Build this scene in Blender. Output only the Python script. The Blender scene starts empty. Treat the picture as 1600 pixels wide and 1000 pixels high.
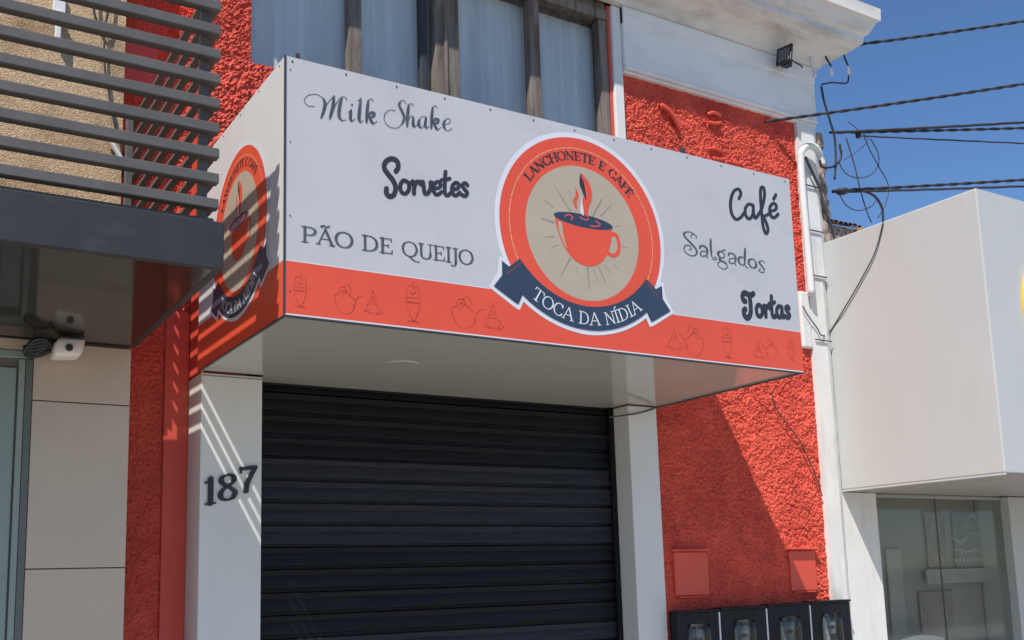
import bpy, math, random
from mathutils import Vector, Matrix, noise
S = bpy.context.scene
COL = S.collection
R = math.radians
random.seed(7)

# ------------------------------------------------------------------ camera
CAM_LOC = (-1.3248, -4.841, 1.6)
CAM_ROT = (1.7264, 0.027, -0.543)
FPX, PPX, PPY = 1622.7, 768.3, 648.85            # measured on the 1600 x 1000 photograph
cam = bpy.data.objects.new('camera', bpy.data.cameras.new('camera'))
COL.objects.link(cam)
cam.location = CAM_LOC
cam.rotation_euler = CAM_ROT
cam.data.sensor_width = 36
cam.data.lens = 36 * FPX / 1600
cam.data.shift_x = (800 - PPX) / 1600
cam.data.shift_y = (PPY - 500) / 1600
cam.data.clip_start = 0.05
cam.data.clip_end = 6000
S.camera = cam

# ------------------------------------------------------------------ sky and sun
SUN = Vector((-1.0, -0.76, 1.85)).normalized()   # towards the sun
W = bpy.data.worlds.new('World'); S.world = W; W.use_nodes = True
wn = W.node_tree.nodes; wl = W.node_tree.links
sky = wn.new('ShaderNodeTexSky'); sky.sky_type = 'NISHITA'; sky.sun_disc = False
sky.sun_elevation = math.asin(SUN.z)
sky.sun_rotation = math.atan2(SUN.x, SUN.y)
sky.air_density = 1.0; sky.dust_density = 0.0; sky.ozone_density = 10.0; sky.altitude = 0
bg = wn['Background']; bg.inputs['Strength'].default_value = 0.11
wl.new(sky.outputs[0], bg.inputs[0])
sl = bpy.data.lights.new('sun', 'SUN'); sl.energy = 4.6; sl.angle = R(0.53); sl.color = (1.0, 0.945, 0.87)
so = bpy.data.objects.new('sun', sl); COL.objects.link(so)
so.rotation_euler = (-SUN).to_track_quat('-Z', 'Y').to_euler(); so.location = (-6, -6, 12)
S.view_settings.view_transform = 'Standard'; S.view_settings.look = 'None'
S.view_settings.exposure = 0.27; S.view_settings.gamma = 1.0
S.view_settings.use_curve_mapping = False
S.render.engine = 'CYCLES'
S.cycles.max_bounces = 8; S.cycles.caustics_reflective = False; S.cycles.caustics_refractive = False

# ------------------------------------------------------------------ helpers
_RM = Matrix.Rotation(CAM_ROT[2], 3, 'Z') @ Matrix.Rotation(CAM_ROT[1], 3, 'Y') @ Matrix.Rotation(CAM_ROT[0], 3, 'X')
def at(px, py, Y):
    "the point of the vertical plane y = Y that the photograph shows at a pixel"
    r = _RM @ Vector(((px - PPX) / FPX, -(py - PPY) / FPX, -1))
    t = (Y - CAM_LOC[1]) / r.y
    return Vector(CAM_LOC) + r * t

def at_x(px, py, X):
    "the same for a vertical plane x = X"
    r = _RM @ Vector(((px - PPX) / FPX, -(py - PPY) / FPX, -1))
    return Vector(CAM_LOC) + r * ((X - CAM_LOC[0]) / r.x)

OFF = {}
def tag(o, label, cat=None, group=None, kind=None):
    if label: o['label'] = label
    if cat: o['category'] = cat
    if group: o['group'] = group
    if kind: o['kind'] = kind
    return o
def thing(name, loc, label, cat, group=None):
    o = bpy.data.objects.new(name, None); COL.objects.link(o)
    o.location = loc; o.empty_display_size = 0.1
    OFF[o.name] = Vector(loc)
    return tag(o, label, cat, group)

class MB:
    def __init__(s): s.v = []; s.f = []
    def face(s, pts):
        n = len(s.v); s.v += [tuple(p) for p in pts]; s.f.append(tuple(range(n, n + len(pts)))); return s
    def box(s, x0, x1, y0, y1, z0, z1):
        n = len(s.v)
        s.v += [(x0,y0,z0),(x1,y0,z0),(x1,y1,z0),(x0,y1,z0),(x0,y0,z1),(x1,y0,z1),(x1,y1,z1),(x0,y1,z1)]
        for q in ((0,3,2,1),(4,5,6,7),(0,1,5,4),(1,2,6,5),(2,3,7,6),(3,0,4,7)): s.f.append(tuple(n+i for i in q))
        return s
    def loft(s, rings, cap=True, closed=True):
        n = len(s.v); m = len(rings[0])
        for r in rings: s.v += [tuple(p) for p in r]
        for i in range(len(rings) - 1):
            for j in range(m if closed else m - 1):
                k = (j + 1) % m
                s.f.append((n+i*m+j, n+i*m+k, n+(i+1)*m+k, n+(i+1)*m+j))
        if cap:
            s.f.append(tuple(n+j for j in reversed(range(m)))); s.f.append(tuple(n+(len(rings)-1)*m+j for j in range(m)))
        return s
    def tube(s, path, r, n=6, ref=None):
        P = [Vector(p) for p in path]; rings = []
        up = Vector(ref) if ref else Vector((0.13, 0.31, 1)).normalized()
        for i, p in enumerate(P):
            t = (P[min(i+1, len(P)-1)] - P[max(i-1, 0)]).normalized()
            a = t.cross(up)
            if a.length < 1e-3: a = t.cross(Vector((1, 0, 0)))
            a.normalize(); b = a.cross(t)
            rr = r[i] if isinstance(r, (list, tuple)) else r
            rings.append([p + a * rr * math.cos(2*math.pi*k/n) + b * rr * math.sin(2*math.pi*k/n) for k in range(n)])
        return s.loft(rings)
    def disc(s, c, ax, r, h, n=24, r2=None):
        c = Vector(c); ax = Vector(ax).normalized()
        a = ax.orthogonal().normalized(); b = ax.cross(a)
        r2 = r if r2 is None else r2
        ring = lambda q, rr: [q + a*rr*math.cos(2*math.pi*k/n) + b*rr*math.sin(2*math.pi*k/n) for k in range(n)]
        return s.loft([ring(c, r), ring(c + ax*h, r2)])
    def build(s, name, mat, parent=None, bevel=0, smooth=False, loc=None):
        off = OFF.get(parent.name, Vector()) if parent else Vector()
        if loc is not None: off = Vector(loc)
        me = bpy.data.meshes.new(name)
        me.from_pydata([(v[0]-off.x, v[1]-off.y, v[2]-off.z) for v in s.v], [], s.f)
        me.validate(); me.update()
        o = bpy.data.objects.new(name, me); COL.objects.link(o)
        if mat: me.materials.append(M[mat])
        if parent: o.parent = parent
        elif loc is not None: o.location = loc
        OFF[o.name] = off
        import bmesh
        bm = bmesh.new(); bm.from_mesh(me); bmesh.ops.recalc_face_normals(bm, faces=bm.faces); bm.to_mesh(me); bm.free()
        if bevel:
            b = o.modifiers.new('bevel', 'BEVEL'); b.width = bevel; b.segments = 2; b.limit_method = 'ANGLE'; b.angle_limit = R(40)
        if smooth:
            for p in me.polygons: p.use_smooth = True
        return o
def box(name, mat, parent, x0, x1, y0, y1, z0, z1, bevel=0.004):
    return MB().box(x0, x1, y0, y1, z0, z1).build(name, mat, parent, bevel)
def struct(o): o['kind'] = 'structure'; return o

# ------------------------------------------------------------------ materials (all procedural)
M = {}
def mat(name, col, rough=0.6, var=0.06, scale=3.0, stretch=(1, 1, 1), col2=None, mix2=0.0, scale2=1.3, stretch2=(1, 1, 1), lo=0.45, hi=0.75,
        bump=0.0, bscale=60, bdist=0.004, metal=0.0, ior=1.5, spec=0.5, rvar=0.08, fine=0.0):
    m = bpy.data.materials.new(name); m.use_nodes = True; M[name] = m
    t = m.node_tree; N = t.nodes; L = t.links; p = N['Principled BSDF']
    geo = N.new('ShaderNodeNewGeometry')
    def coords(st):
        mp = N.new('ShaderNodeMapping'); mp.inputs['Scale'].default_value = st
        L.new(geo.outputs['Position'], mp.inputs['Vector']); return mp.outputs[0]
    def nz(sc, st, det=5):
        n = N.new('ShaderNodeTexNoise'); n.inputs['Scale'].default_value = sc; n.inputs['Detail'].default_value = det
        n.inputs['Roughness'].default_value = 0.62
        L.new(coords(st), n.inputs['Vector']); return n.outputs[0]
    n1 = nz(scale, stretch)
    r = N.new('ShaderNodeMapRange'); r.inputs['From Min'].default_value = 0.3; r.inputs['From Max'].default_value = 0.7
    r.inputs['To Min'].default_value = 1 - var; r.inputs['To Max'].default_value = 1 + var
    L.new(n1, r.inputs['Value'])
    mul = N.new('ShaderNodeVectorMath'); mul.operation = 'SCALE'; mul.inputs[0].default_value = col[:3]
    L.new(r.outputs[0], mul.inputs['Scale']); out = mul.outputs[0]
    if fine:
        nf = nz(140, (1, 1, 1), 3)
        rf = N.new('ShaderNodeMapRange'); rf.inputs['From Min'].default_value = 0.3; rf.inputs['From Max'].default_value = 0.7
        rf.inputs['To Min'].default_value = 1 - fine; rf.inputs['To Max'].default_value = 1 + fine; L.new(nf, rf.inputs['Value'])
        m2 = N.new('ShaderNodeVectorMath'); m2.operation = 'SCALE'; L.new(out, m2.inputs[0]); L.new(rf.outputs[0], m2.inputs['Scale']); out = m2.outputs[0]
    if col2:
        n2 = nz(scale2, stretch2, 6)
        r2 = N.new('ShaderNodeMapRange'); r2.inputs['From Min'].default_value = lo; r2.inputs['From Max'].default_value = hi
        r2.inputs['To Max'].default_value = mix2; L.new(n2, r2.inputs['Value'])
        mx = N.new('ShaderNodeMix'); mx.data_type = 'RGBA'
        L.new(r2.outputs[0], mx.inputs['Factor']); L.new(out, mx.inputs[6]); mx.inputs[7].default_value = (*col2, 1); out = mx.outputs[2]
    L.new(out, p.inputs['Base Color'])
    p.inputs['Metallic'].default_value = metal; p.inputs['IOR'].default_value = ior; p.inputs['Specular IOR Level'].default_value = spec
    rr = N.new('ShaderNodeMapRange'); rr.inputs['To Min'].default_value = max(0.02, rough - rvar); rr.inputs['To Max'].default_value = min(1, rough + rvar)
    L.new(nz(scale * 2.3, stretch), rr.inputs['Value']); L.new(rr.outputs[0], p.inputs['Roughness'])
    if bump:
        b = N.new('ShaderNodeBump'); b.inputs['Strength'].default_value = bump; b.inputs['Distance'].default_value = bdist
        L.new(nz(bscale, (1, 1, 1), 4), b.inputs['Height']); L.new(b.outputs[0], p.inputs['Normal'])
    return m
def glass(name, tint, clear, rough=0.02):
    m = bpy.data.materials.new(name); m.use_nodes = True; M[name] = m
    t = m.node_tree; N = t.nodes; L = t.links; N.remove(N['Principled BSDF'])
    tr = N.new('ShaderNodeBsdfTransparent'); tr.inputs[0].default_value = (*[c * clear for c in tint], 1)
    gl = N.new('ShaderNodeBsdfGlossy'); gl.inputs['Roughness'].default_value = rough
    ge = N.new('ShaderNodeNewGeometry'); dt = N.new('ShaderNodeVectorMath'); dt.operation = 'DOT_PRODUCT'
    L.new(ge.outputs['Normal'], dt.inputs[0]); L.new(ge.outputs['Incoming'], dt.inputs[1])
    def mth(op, a, b=None):
        n = N.new('ShaderNodeMath'); n.operation = op
        for i, v in enumerate((a, b)):
            if v is None: continue
            if isinstance(v, (int, float)): n.inputs[i].default_value = v
            else: L.new(v, n.inputs[i])
        return n.outputs[0]
    c = mth('SUBTRACT', 1.0, mth('ABSOLUTE', dt.outputs['Value']))
    fr = mth('ADD', mth('MULTIPLY', mth('POWER', c, 5.0), 0.96), 0.04)     # Schlick, the same from both sides of the sheet
    mx = N.new('ShaderNodeMixShader'); L.new(fr, mx.inputs[0]); L.new(tr.outputs[0], mx.inputs[1]); L.new(gl.outputs[0], mx.inputs[2])
    L.new(mx.outputs[0], N['Material Output'].inputs[0])

mat('red_plaster', (0.68, 0.108, 0.070), 0.9, 0.17, 6, spec=0.2, col2=(0.42, 0.042, 0.036), mix2=0.65, scale2=2.6, stretch2=(1.6, 1, .7), bump=0.8, bscale=150, bdist=0.004, fine=0.16)
mat('red_smooth', (0.66, 0.082, 0.048), 0.5, 0.06, 5, col2=(0.5, 0.05, 0.04), mix2=0.4, scale2=2.5, bump=0.15, bscale=40)
mat('pillar_panel', (0.70, 0.69, 0.655), 0.36, 0.03, 2, col2=(0.60, 0.58, 0.54), mix2=0.4, scale2=1.2, stretch2=(3, 3, .6), bump=0.05, bscale=6)
mat('white_plaster', (0.74, 0.73, 0.70), 0.7, 0.05, 4, col2=(0.42, 0.40, 0.37), mix2=0.7, scale2=2.0, stretch2=(3.5, 3.5, .5), lo=0.52, hi=0.78, bump=0.3, bscale=30)
mat('fascia_paint', (0.85, 0.83, 0.79), 0.65, 0.05, 3, col2=(0.60, 0.58, 0.54), mix2=0.6, scale2=1.6, stretch2=(1.2, 1.2, 2.4), lo=0.5, hi=0.8, bump=0.2, bscale=25)
mat('cornice_paint', (0.74, 0.71, 0.65), 0.65, 0.06, 4, col2=(0.30, 0.26, 0.22), mix2=0.75, scale2=2.2, stretch2=(1, 3, 4), lo=0.5, hi=0.82, bump=0.3, bscale=25)
mat('sign_white', (0.535, 0.535, 0.545), 0.34, 0.025, 2.2, col2=(0.42, 0.425, 0.44), mix2=0.6, scale2=3.6, lo=0.5, hi=0.8, bump=0.04, bscale=5, bdist=0.01)
mat('side_sunlit_white', (0.68, 0.675, 0.66), 0.36, 0.03, 2.2, col2=(0.58, 0.57, 0.55), mix2=0.4, scale2=2.0, stretch2=(2, 2, .6))  # lighter than the front panel: sunlight on the sign's side is painted in
mat('halo_white', (0.70, 0.71, 0.75), 0.34, 0.02, 2.2)
mat('coral_print', (0.76, 0.092, 0.044), 0.36, 0.04, 3, col2=(0.66, 0.08, 0.044), mix2=0.5, scale2=2.0)
mat('cream_print', (0.46, 0.39, 0.295), 0.36, 0.04, 5)
mat('navy_print', (0.036, 0.056, 0.095), 0.36, 0.08, 5)
mat('ink_print', (0.035, 0.034, 0.046), 0.4, 0.15, 9)
mat('soft_ink', (0.085, 0.088, 0.11), 0.4, 0.3, 18)
mat('line_print', (0.50, 0.058, 0.036), 0.4, 0.35, 30)
mat('faded_line', (0.22, 0.19, 0.155), 0.4, 0.2, 12)
mat('pale_print', (0.70, 0.71, 0.74), 0.4, 0.05, 5)
mat('dash_print', (0.75, 0.36, 0.20), 0.4, 0.15, 14)
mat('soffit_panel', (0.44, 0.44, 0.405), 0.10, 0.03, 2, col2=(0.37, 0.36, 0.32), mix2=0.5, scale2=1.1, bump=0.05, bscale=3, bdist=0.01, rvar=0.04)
mat('dark_soffit', (0.022, 0.019, 0.017), 0.10, 0.1, 2, ior=1.38, rvar=0.03, bump=0.03, bscale=3, bdist=0.01)
mat('graphite', (0.029, 0.0285, 0.0285), 0.5, 0.12, 4, col2=(0.085, 0.088, 0.09), mix2=0.5, scale2=5, stretch2=(1, 1, 3), lo=0.55, hi=0.85)
mat('slat_paint', (0.108, 0.100, 0.092), 0.48, 0.14, 6, col2=(0.20, 0.19, 0.175), mix2=0.4, scale2=9, lo=0.55, hi=0.85)
mat('trim_grey', (0.13, 0.135, 0.13), 0.5, 0.1, 5)
mat('trim_dark', (0.05, 0.05, 0.055), 0.4, 0.1, 5)
mat('shutter_paint', (0.0055, 0.0053, 0.0075), 0.38, 0.25, 5, stretch=(1, 1, 6), spec=0.22, col2=(0.016, 0.0155, 0.020), mix2=0.7, scale2=3.5, stretch2=(.6, 1, 12), lo=0.5, hi=0.8, bump=0.3, bscale=7, bdist=0.006, rvar=0.16)
mat('shutter_worn_sheen', (0.022, 0.021, 0.028), 0.42, 0.3, 6, stretch=(1, 1, 9), spec=0.25, col2=(0.010, 0.010, 0.013), mix2=0.9, scale2=4.5, stretch2=(.8, 1, 14), lo=0.45, hi=0.7, bump=0.3, bscale=7, bdist=0.006, rvar=0.16)  # lighter black: wear on single slats, painted reflection on the run of neighbours
mat('beige_tile', (0.56, 0.455, 0.35), 0.22, 0.03, 2, col2=(0.47, 0.39, 0.31), mix2=0.5, scale2=1.8, rvar=0.06, bump=0.03, bscale=5)
mat('grout', (0.16, 0.14, 0.12), 0.9)
mat('tan_render', (0.62, 0.43, 0.25), 0.9, 0.34, 60, col2=(0.24, 0.13, 0.065), mix2=0.9, scale2=3.2, lo=0.46, hi=0.72, bump=1.0, bscale=120, bdist=0.010, fine=0.40)
mat('old_wood', (0.21, 0.175, 0.145), 0.8, 0.3, 26, stretch=(1, 1, .08), col2=(0.085, 0.062, 0.048), mix2=0.9, scale2=18, stretch2=(1, 1, .12), lo=0.45, hi=0.65, bump=0.5, bscale=50)
mat('dark_wood', (0.035, 0.037, 0.045), 0.7, 0.2, 20, stretch=(1, 1, .1))
mat('curtain', (0.90, 0.87, 0.79), 0.9, 0.17, 3, stretch=(5, 1, .10), col2=(0.55, 0.55, 0.53), mix2=0.6, scale2=2.4, stretch2=(1.6, 1, .35), lo=0.48, hi=0.72)  # vertical colour stripes paint in the shading of the folds
mat('door_frame', (0.26, 0.32, 0.29), 0.35, 0.06, 4, metal=0.0)
mat('door_frame_dark', (0.12, 0.14, 0.125), 0.4, 0.08, 4)
mat('number_black', (0.016, 0.016, 0.018), 0.35, 0.1, 9)
mat('meter_black', (0.008, 0.008, 0.012), 0.45, 0.2, 8, spec=0.25)
mat('meter_grey', (0.50, 0.53, 0.54), 0.5, 0.25, 25)
mat('meter_teal', (0.28, 0.38, 0.38), 0.5, 0.25, 25)
mat('meter_dark', (0.10, 0.11, 0.13), 0.5, 0.3, 25)
mat('white_plastic', (0.72, 0.71, 0.68), 0.4, 0.04, 8)
mat('camera_white', (0.80, 0.76, 0.70), 0.4, 0.04, 8)
mat('black_plastic', (0.018, 0.018, 0.022), 0.45, 0.2, 14)
mat('cable_black', (0.022, 0.022, 0.030), 0.6, 0.3, 30)
mat('cable_thin', (0.05, 0.048, 0.055), 0.6, 0.3, 30)
mat('neighbour_paint', (0.495, 0.51, 0.49), 0.6, 0.025, 1.5, col2=(0.46, 0.44, 0.40), mix2=0.5, scale2=2.0, stretch2=(2, 2, .5), lo=0.58, hi=0.8, bump=0.12, bscale=12)
mat('neighbour_front', (0.55, 0.555, 0.545), 0.55, 0.025, 1.5, bump=0.1, bscale=10)
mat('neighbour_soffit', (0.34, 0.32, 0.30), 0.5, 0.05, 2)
mat('interior_wall', (0.30, 0.295, 0.275), 0.8, 0.1, 1.5)
mat('interior_dark', (0.085, 0.085, 0.085), 0.7, 0.1, 2)
mat('poster_dark', (0.215, 0.22, 0.212), 0.5, 0.15, 4)
mat('poster_red', (0.26, 0.215, 0.20), 0.5, 0.3, 6)
mat('poster_pale', (0.37, 0.375, 0.36), 0.5, 0.15, 8)
mat('yellow_sign', (0.78, 0.52, 0.03), 0.4, 0.05, 5)
mat('roof_tile', (0.16, 0.085, 0.05), 0.9, 0.35, 12, col2=(0.035, 0.032, 0.028), mix2=0.9, scale2=6, lo=0.42, hi=0.6, bump=0.5, bscale=40)
mat('roof_ochre', (0.42, 0.23, 0.06), 0.9, 0.3, 12)
mat('broken_plaster', (0.42, 0.33, 0.27), 0.95, 0.3, 16, col2=(0.10, 0.065, 0.05), mix2=0.9, scale2=14, lo=0.45, hi=0.6, bump=0.9, bscale=60, bdist=0.01)
mat('sidewalk_concrete', (0.56, 0.53, 0.47), 0.85, 0.12, 2.5, bump=0.3, bscale=60, fine=0.08)
mat('concrete_paving', (0.30, 0.285, 0.26), 0.9, 0.15, 3, bump=0.5, bscale=150, fine=0.2)
mat('ground_soil', (0.22, 0.19, 0.15), 0.95, 0.15, 0.5)
mat('kerb_stone', (0.40, 0.39, 0.37), 0.85, 0.1, 3)
mat('roof_slab', (0.25, 0.24, 0.23), 0.9, 0.1, 2)
glass('window_glass', (0.95, 0.98, 1.0), 0.97, 0.08)
glass('shop_glass', (0.95, 0.97, 0.95), 0.93, 0.05)
glass('door_glass', (0.60, 0.72, 0.66), 0.6, 0.03)
glass('meter_glass', (0.85, 0.88, 0.88), 0.85, 0.06)

# ------------------------------------------------------------------ ground (out of the frame, but it lights the undersides)
g = MB()
g.face([(-900, -900, -0.16), (900, -900, -0.16), (900, 900, -0.16), (-900, 900, -0.16)])
struct(g.build('ground', 'ground_soil'))
struct(MB().box(-60, 60, -9.6, -2.62, -0.150, -0.130).build('road', 'concrete_paving'))
struct(MB().box(-60, 60, -2.42, 0.36, -0.15, 0.0).build('sidewalk', 'sidewalk_concrete'))
struct(MB().box(-60, 60, -2.615, -2.425, -0.15, 0.006).build('kerb', 'kerb_stone', None, 0.02))
struct(MB().box(-60, 60, -12.6, -9.605, -0.15, 0.0).build('sidewalk', 'sidewalk_concrete'))

# ------------------------------------------------------------------ shop building
SB = thing('shop_building', (2.2, 0.2, 0.0), 'red rough-plastered shop building with white cornice and black roller shutter', 'building')

def relief(name, parent, x0, x1, z0, z1, y, amp=0.0130, step=0.006, m='red_plaster'):
    "spattered rough plaster as a real height field"
    nx = max(2, int((x1 - x0) / step)); nzv = max(2, int((z1 - z0) / step))
    b = MB(); v = b.v; nn = noise.noise; vor = noise.voronoi
    for j in range(nzv + 1):
        z = z0 + (z1 - z0) * j / nzv
        for i in range(nx + 1):
            x = x0 + (x1 - x0) * i / nx
            q = Vector((x * 50, y * 9, z * 50))
            w = nn(q * 0.5)
            d1 = vor(q * 0.95 + Vector((w, 0.3, -w)) * 0.7)[0][0]
            d = amp * (0.55 - 1.25 * d1 + 0.75 * nn(Vector((x * 120, 7.7, z * 120))) + 0.5 * nn(q * 0.3))
            d = min(amp, max(-amp * 0.8, d))
            if min(x - x0, x1 - x, z - z0, z1 - z) < 0.004: d = min(d, 0.0)
            v.append((x, y - d, z))
    for j in range(nzv):
        for i in range(nx):
            k = j * (nx + 1) + i
            b.f.append((k, k + 1, k + nx + 2, k + nx + 1))
    return b.build(name, m, parent)

# solid body behind the facade
box('wall', 'white_plaster', SB, 0.02, 4.42, 0.30, 6.0, 0.0, 5.25, 0)
box('roof', 'roof_slab', SB, 0.02, 4.42, 0.10, 6.0, 5.255, 5.45, 0)
# rough red plaster fields
relief('textured_wall', SB, 2.796, 4.215, 0.0, 1.20, 0.0, step=0.02)
relief('textured_wall', SB, 2.796, 4.215, 1.202, 3.30, 0.0)
relief('textured_wall', SB, 2.796, 4.215, 3.302, 4.0, 0.0, step=0.009)
relief('textured_wall', SB, 2.66, 4.215, 4.002, 4.77, 0.0)
relief('textured_wall', SB, 0.022, 2.66, 3.60, 4.235, 0.0, step=0.009)
relief('textured_wall', SB, 0.022, 0.245, 4.237, 5.25, 0.0)
relief('textured_wall', SB, -0.31, -0.098, 0.0, 2.62, 0.24, amp=0.009)
relief('textured_wall', SB, -0.52, 0.02, 2.62, 5.2, 0.24)
box('wall_backing', 'red_smooth', SB, 2.60, 4.215, 0.03, 0.30, 0.0, 4.78, 0)
box('wall_backing', 'pillar_panel', SB, 0.319, 2.60, 0.172, 0.30, 2.64, 4.234, 0)
box('wall_backing', 'red_smooth', SB, 0.02, 0.245, 0.03, 0.30, 2.61, 5.25, 0)
box('wall_backing', 'red_smooth', SB, -0.60, 0.02, 0.262, 0.32, 0.0, 5.2, 0)
box('smooth_band', 'red_smooth', SB, -0.098, 0.019, 0.222, 0.261, 0.0, 2.95, 0.004)
box('smooth_patch', 'red_smooth', SB, -0.40, -0.165, 0.219, 0.25, 4.06, 4.31, 0.004)

# clad pillars and lintel round the shutter
box('pillar', 'pillar_panel', SB, 0.02, 0.317, 0.0, 0.30, 0.0, 2.603, 0.004)
box('pillar', 'pillar_panel', SB, 2.577, 2.795, -0.012, 0.30, 0.0, 2.603, 0.004)
box('pillar_joint', 'grout', SB, 0.0235, 0.3135, -0.0015, 0.02, 2.588, 2.5915, 0)

# roller shutter: every slat is a piece of its own
sh = MB().box(0.319, 2.575, 0.17, 0.2, 0.0, 2.635).build('roller_shutter', 'shutter_paint', SB)
P = 0.111
prof = [(0.163, 0.0), (0.163, 0.006), (0.151, 0.008), (0.1475, 0.011), (0.1470, 0.016), (0.1480, 0.030), (0.1496, 0.046), (0.1520, 0.062), (0.1535, 0.067), (0.1540, 0.071),
        (0.1505, 0.074), (0.1495, 0.078), (0.1490, 0.086), (0.1475, 0.094), (0.1480, 0.099), (0.152, 0.102), (0.163, 0.104)]
b = MB()
prof_back = [(0.169, z) for (_, z) in prof]
b.loft([[(x, y, z) for y, z in prof] + [(x, y, z) for y, z in reversed(prof_back)] for x in (-1.122, 1.122)])
slat0 = b.build('slat', 'shutter_paint', sh, loc=(0, 0, 0))
slat0.parent = sh
n = int(2.63 / P)
offr = OFF[SB.name]
for k in range(n + 1):
    o = slat0 if k == 0 else slat0.copy()
    if k: COL.objects.link(o); o.parent = sh
    o.location = (1.447 - offr.x, random.uniform(-0.0012, 0.0012) - offr.y, k * P + 0.012 - offr.z)
    o.material_slots[0].link = 'OBJECT'; o.material_slots[0].material = M['shutter_worn_sheen' if k in (4, 7, 11, 16, 17, 18, 19) else 'shutter_paint']
    o.rotation_euler = (random.uniform(-0.03, 0.03), 0, random.uniform(-0.0008, 0.0008))
    if k * P + P > 2.60: o.scale.z = 0.5
for x0, x1 in ((0.319, 0.340), (2.540, 2.575)):
    box('guide_rail', 'shutter_paint', sh, x0, x1, 0.128, 0.168, 0.0, 2.63, 0.003)

# upper window with weathered wooden posts and curtains
wd = box('window', 'dark_wood', SB, 0.25, 2.55, 0.135, 0.15, 4.236, 5.24, 0)
cb = MB(); prev = None; row = []
nx = 230
for j, z in enumerate((4.25, 4.5, 4.75, 5.0, 5.23)):
    for i in range(nx + 1):
        x = 0.26 + 2.28 * i / nx
        d = 0.0035 * math.sin(x * 23 + 2 * math.sin(x * 5)) + 0.002 * math.sin(x * 51 + 1.3)
        cb.v.append((x, 0.128 + d, z))
for j in range(4):
    for i in range(nx):
        k = j * (nx + 1) + i; cb.f.append((k, k + 1, k + nx + 2, k + nx + 1))
cb.build('curtain', 'curtain', wd, smooth=True)
posts = [(0.792, 0.868, 'old_wood', 0.012), (1.238, 1.282, 'dark_wood', 0.03), (1.318, 1.475, 'old_wood', 0.0), (1.972, 2.05, 'old_wood', 0.012), (2.50, 2.566, 'old_wood', 0.004)]
for a_, b_, mm, yy in posts:
    box('mullion', mm, wd, a_, b_, yy, 0.075, 4.237, 5.09, 0.006)
box('mullion', 'old_wood', wd, 1.372, 1.392, -0.012, 0.004, 4.237, 5.09, 0.004)
box('header', 'old_wood', wd, 0.246, 2.566, -0.006, 0.13, 5.092, 5.16, 0.006)
box('header', 'old_wood', wd, 0.246, 2.566, 0.012, 0.13, 5.162, 5.25, 0.006)
for a_, b_ in ((0.25, 0.792), (0.868, 1.238), (1.475, 1.972), (2.05, 2.50)):
    MB().box(a_, b_, 0.058, 0.062, 4.237, 5.092).build('pane', 'window_glass', wd)
MB().box(1.284, 1.318, 0.058, 0.062, 4.237, 5.092).build('pane', 'window_glass', wd)

# white trim: narrow jamb, fascia band, cornice, end pilaster
box('jamb', 'white_plaster', SB, 2.588, 2.662, -0.020, 0.10, 3.31, 5.2, 0.006)
box('jamb', 'red_smooth', SB, 2.567, 2.587, 0.0, 0.10, 3.31, 5.2, 0.004)
box('fascia', 'fascia_paint', SB, 2.664, 4.42, -0.04, 0.30, 4.80, 5.215, 0.006)
box('fascia_lip', 'fascia_paint', SB, 2.664, 4.423, -0.048, 0.28, 4.772, 4.7995, 0.010)
box('fascia_lip', 'fascia_paint', SB, 2.664, 4.421, -0.030, 0.28, 4.750, 4.7715, 0.008)
box('fascia_step', 'fascia_paint', SB, 2.664, 4.423, -0.047, 0.0, 5.085, 5.2, 0.004)
box('fascia', 'fascia_paint', SB, 0.02, 2.586, -0.02, 0.30, 5.252, 5.30, 0.006)
# cornice profile (projection, height), mitred round the right-hand corner
cp = [(0.02, 5.20), (0.055, 5.205), (0.065, 5.235), (0.10, 5.262), (0.165, 5.300), (0.215, 5.318), (0.235, 5.345), (0.262, 5.352), (0.268, 5.405),
      (0.292, 5.42), (0.318, 5.47), (0.33, 5.50), (0.352, 5.51), (0.356, 5.60), (0.34, 5.615), (0.0, 5.62)]
b = MB()
cp = [(p * 1.05, z) for p, z in cp]
b.loft([[(-0.2, -p, z) for p, z in cp], [(4.42 + p, -p, z) for p, z in [(q, zz) for q, zz in cp]], [(4.42 + p, 5.8, z) for p, z in cp]], cap=True)
b.build('cornice', 'cornice_paint', SB)
# (the cornice is a ring section: close it towards the building)
box('parapet', 'white_plaster', SB, 0.0, 4.40, 0.02, 5.8, 5.47, 5.60, 0)

def rough_slab(name, m, parent, x0, x1, y0, y1, z0, z1, step, amp, jag, seed):
    "a plaster strip whose right-hand edge is broken"
    b = MB(); nzv = int((z1 - z0) / step)
    for j in range(nzv + 1):
        z = z0 + (z1 - z0) * j / nzv
        e = x1 + jag * noise.noise(Vector((seed, z * 9, 1.0))) + jag * .6 * noise.noise(Vector((seed, z * 31, 4.0)))
        d = amp * noise.noise(Vector((seed + 3, z * 12, 0)))
        b.v += [(x0, y0, z), (x1 - 0.05, y0 - d, z), (e, y0 + 0.02 + d, z), (e - .01, y1, z), (x0, y1, z)]
    for j in range(nzv):
        for k in range(5):
            k2 = (k + 1) % 5
            b.f.append((j*5+k, j*5+k2, (j+1)*5+k2, (j+1)*5+k))
    b.f.append((4, 3, 2, 1, 0)); b.f.append(tuple(nzv*5+k for k in range(5)))
    return b.build(name, m, parent)
rough_slab('pilaster', 'white_plaster', SB, 4.216, 4.405, -0.03, 0.28, 0.0, 3.6, 0.08, 0.002, 0.003, 1.0)
rough_slab('pilaster', 'white_plaster', SB, 4.216, 4.43, -0.03, 0.28, 3.602, 4.748, 0.03, 0.003, 0.006, 2.0)
rough_slab('broken_edge', 'broken_plaster', SB, 4.432, 4.515, -0.022, 0.26, 3.62, 4.72, 0.018, 0.02, 0.045, 5.0)
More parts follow.
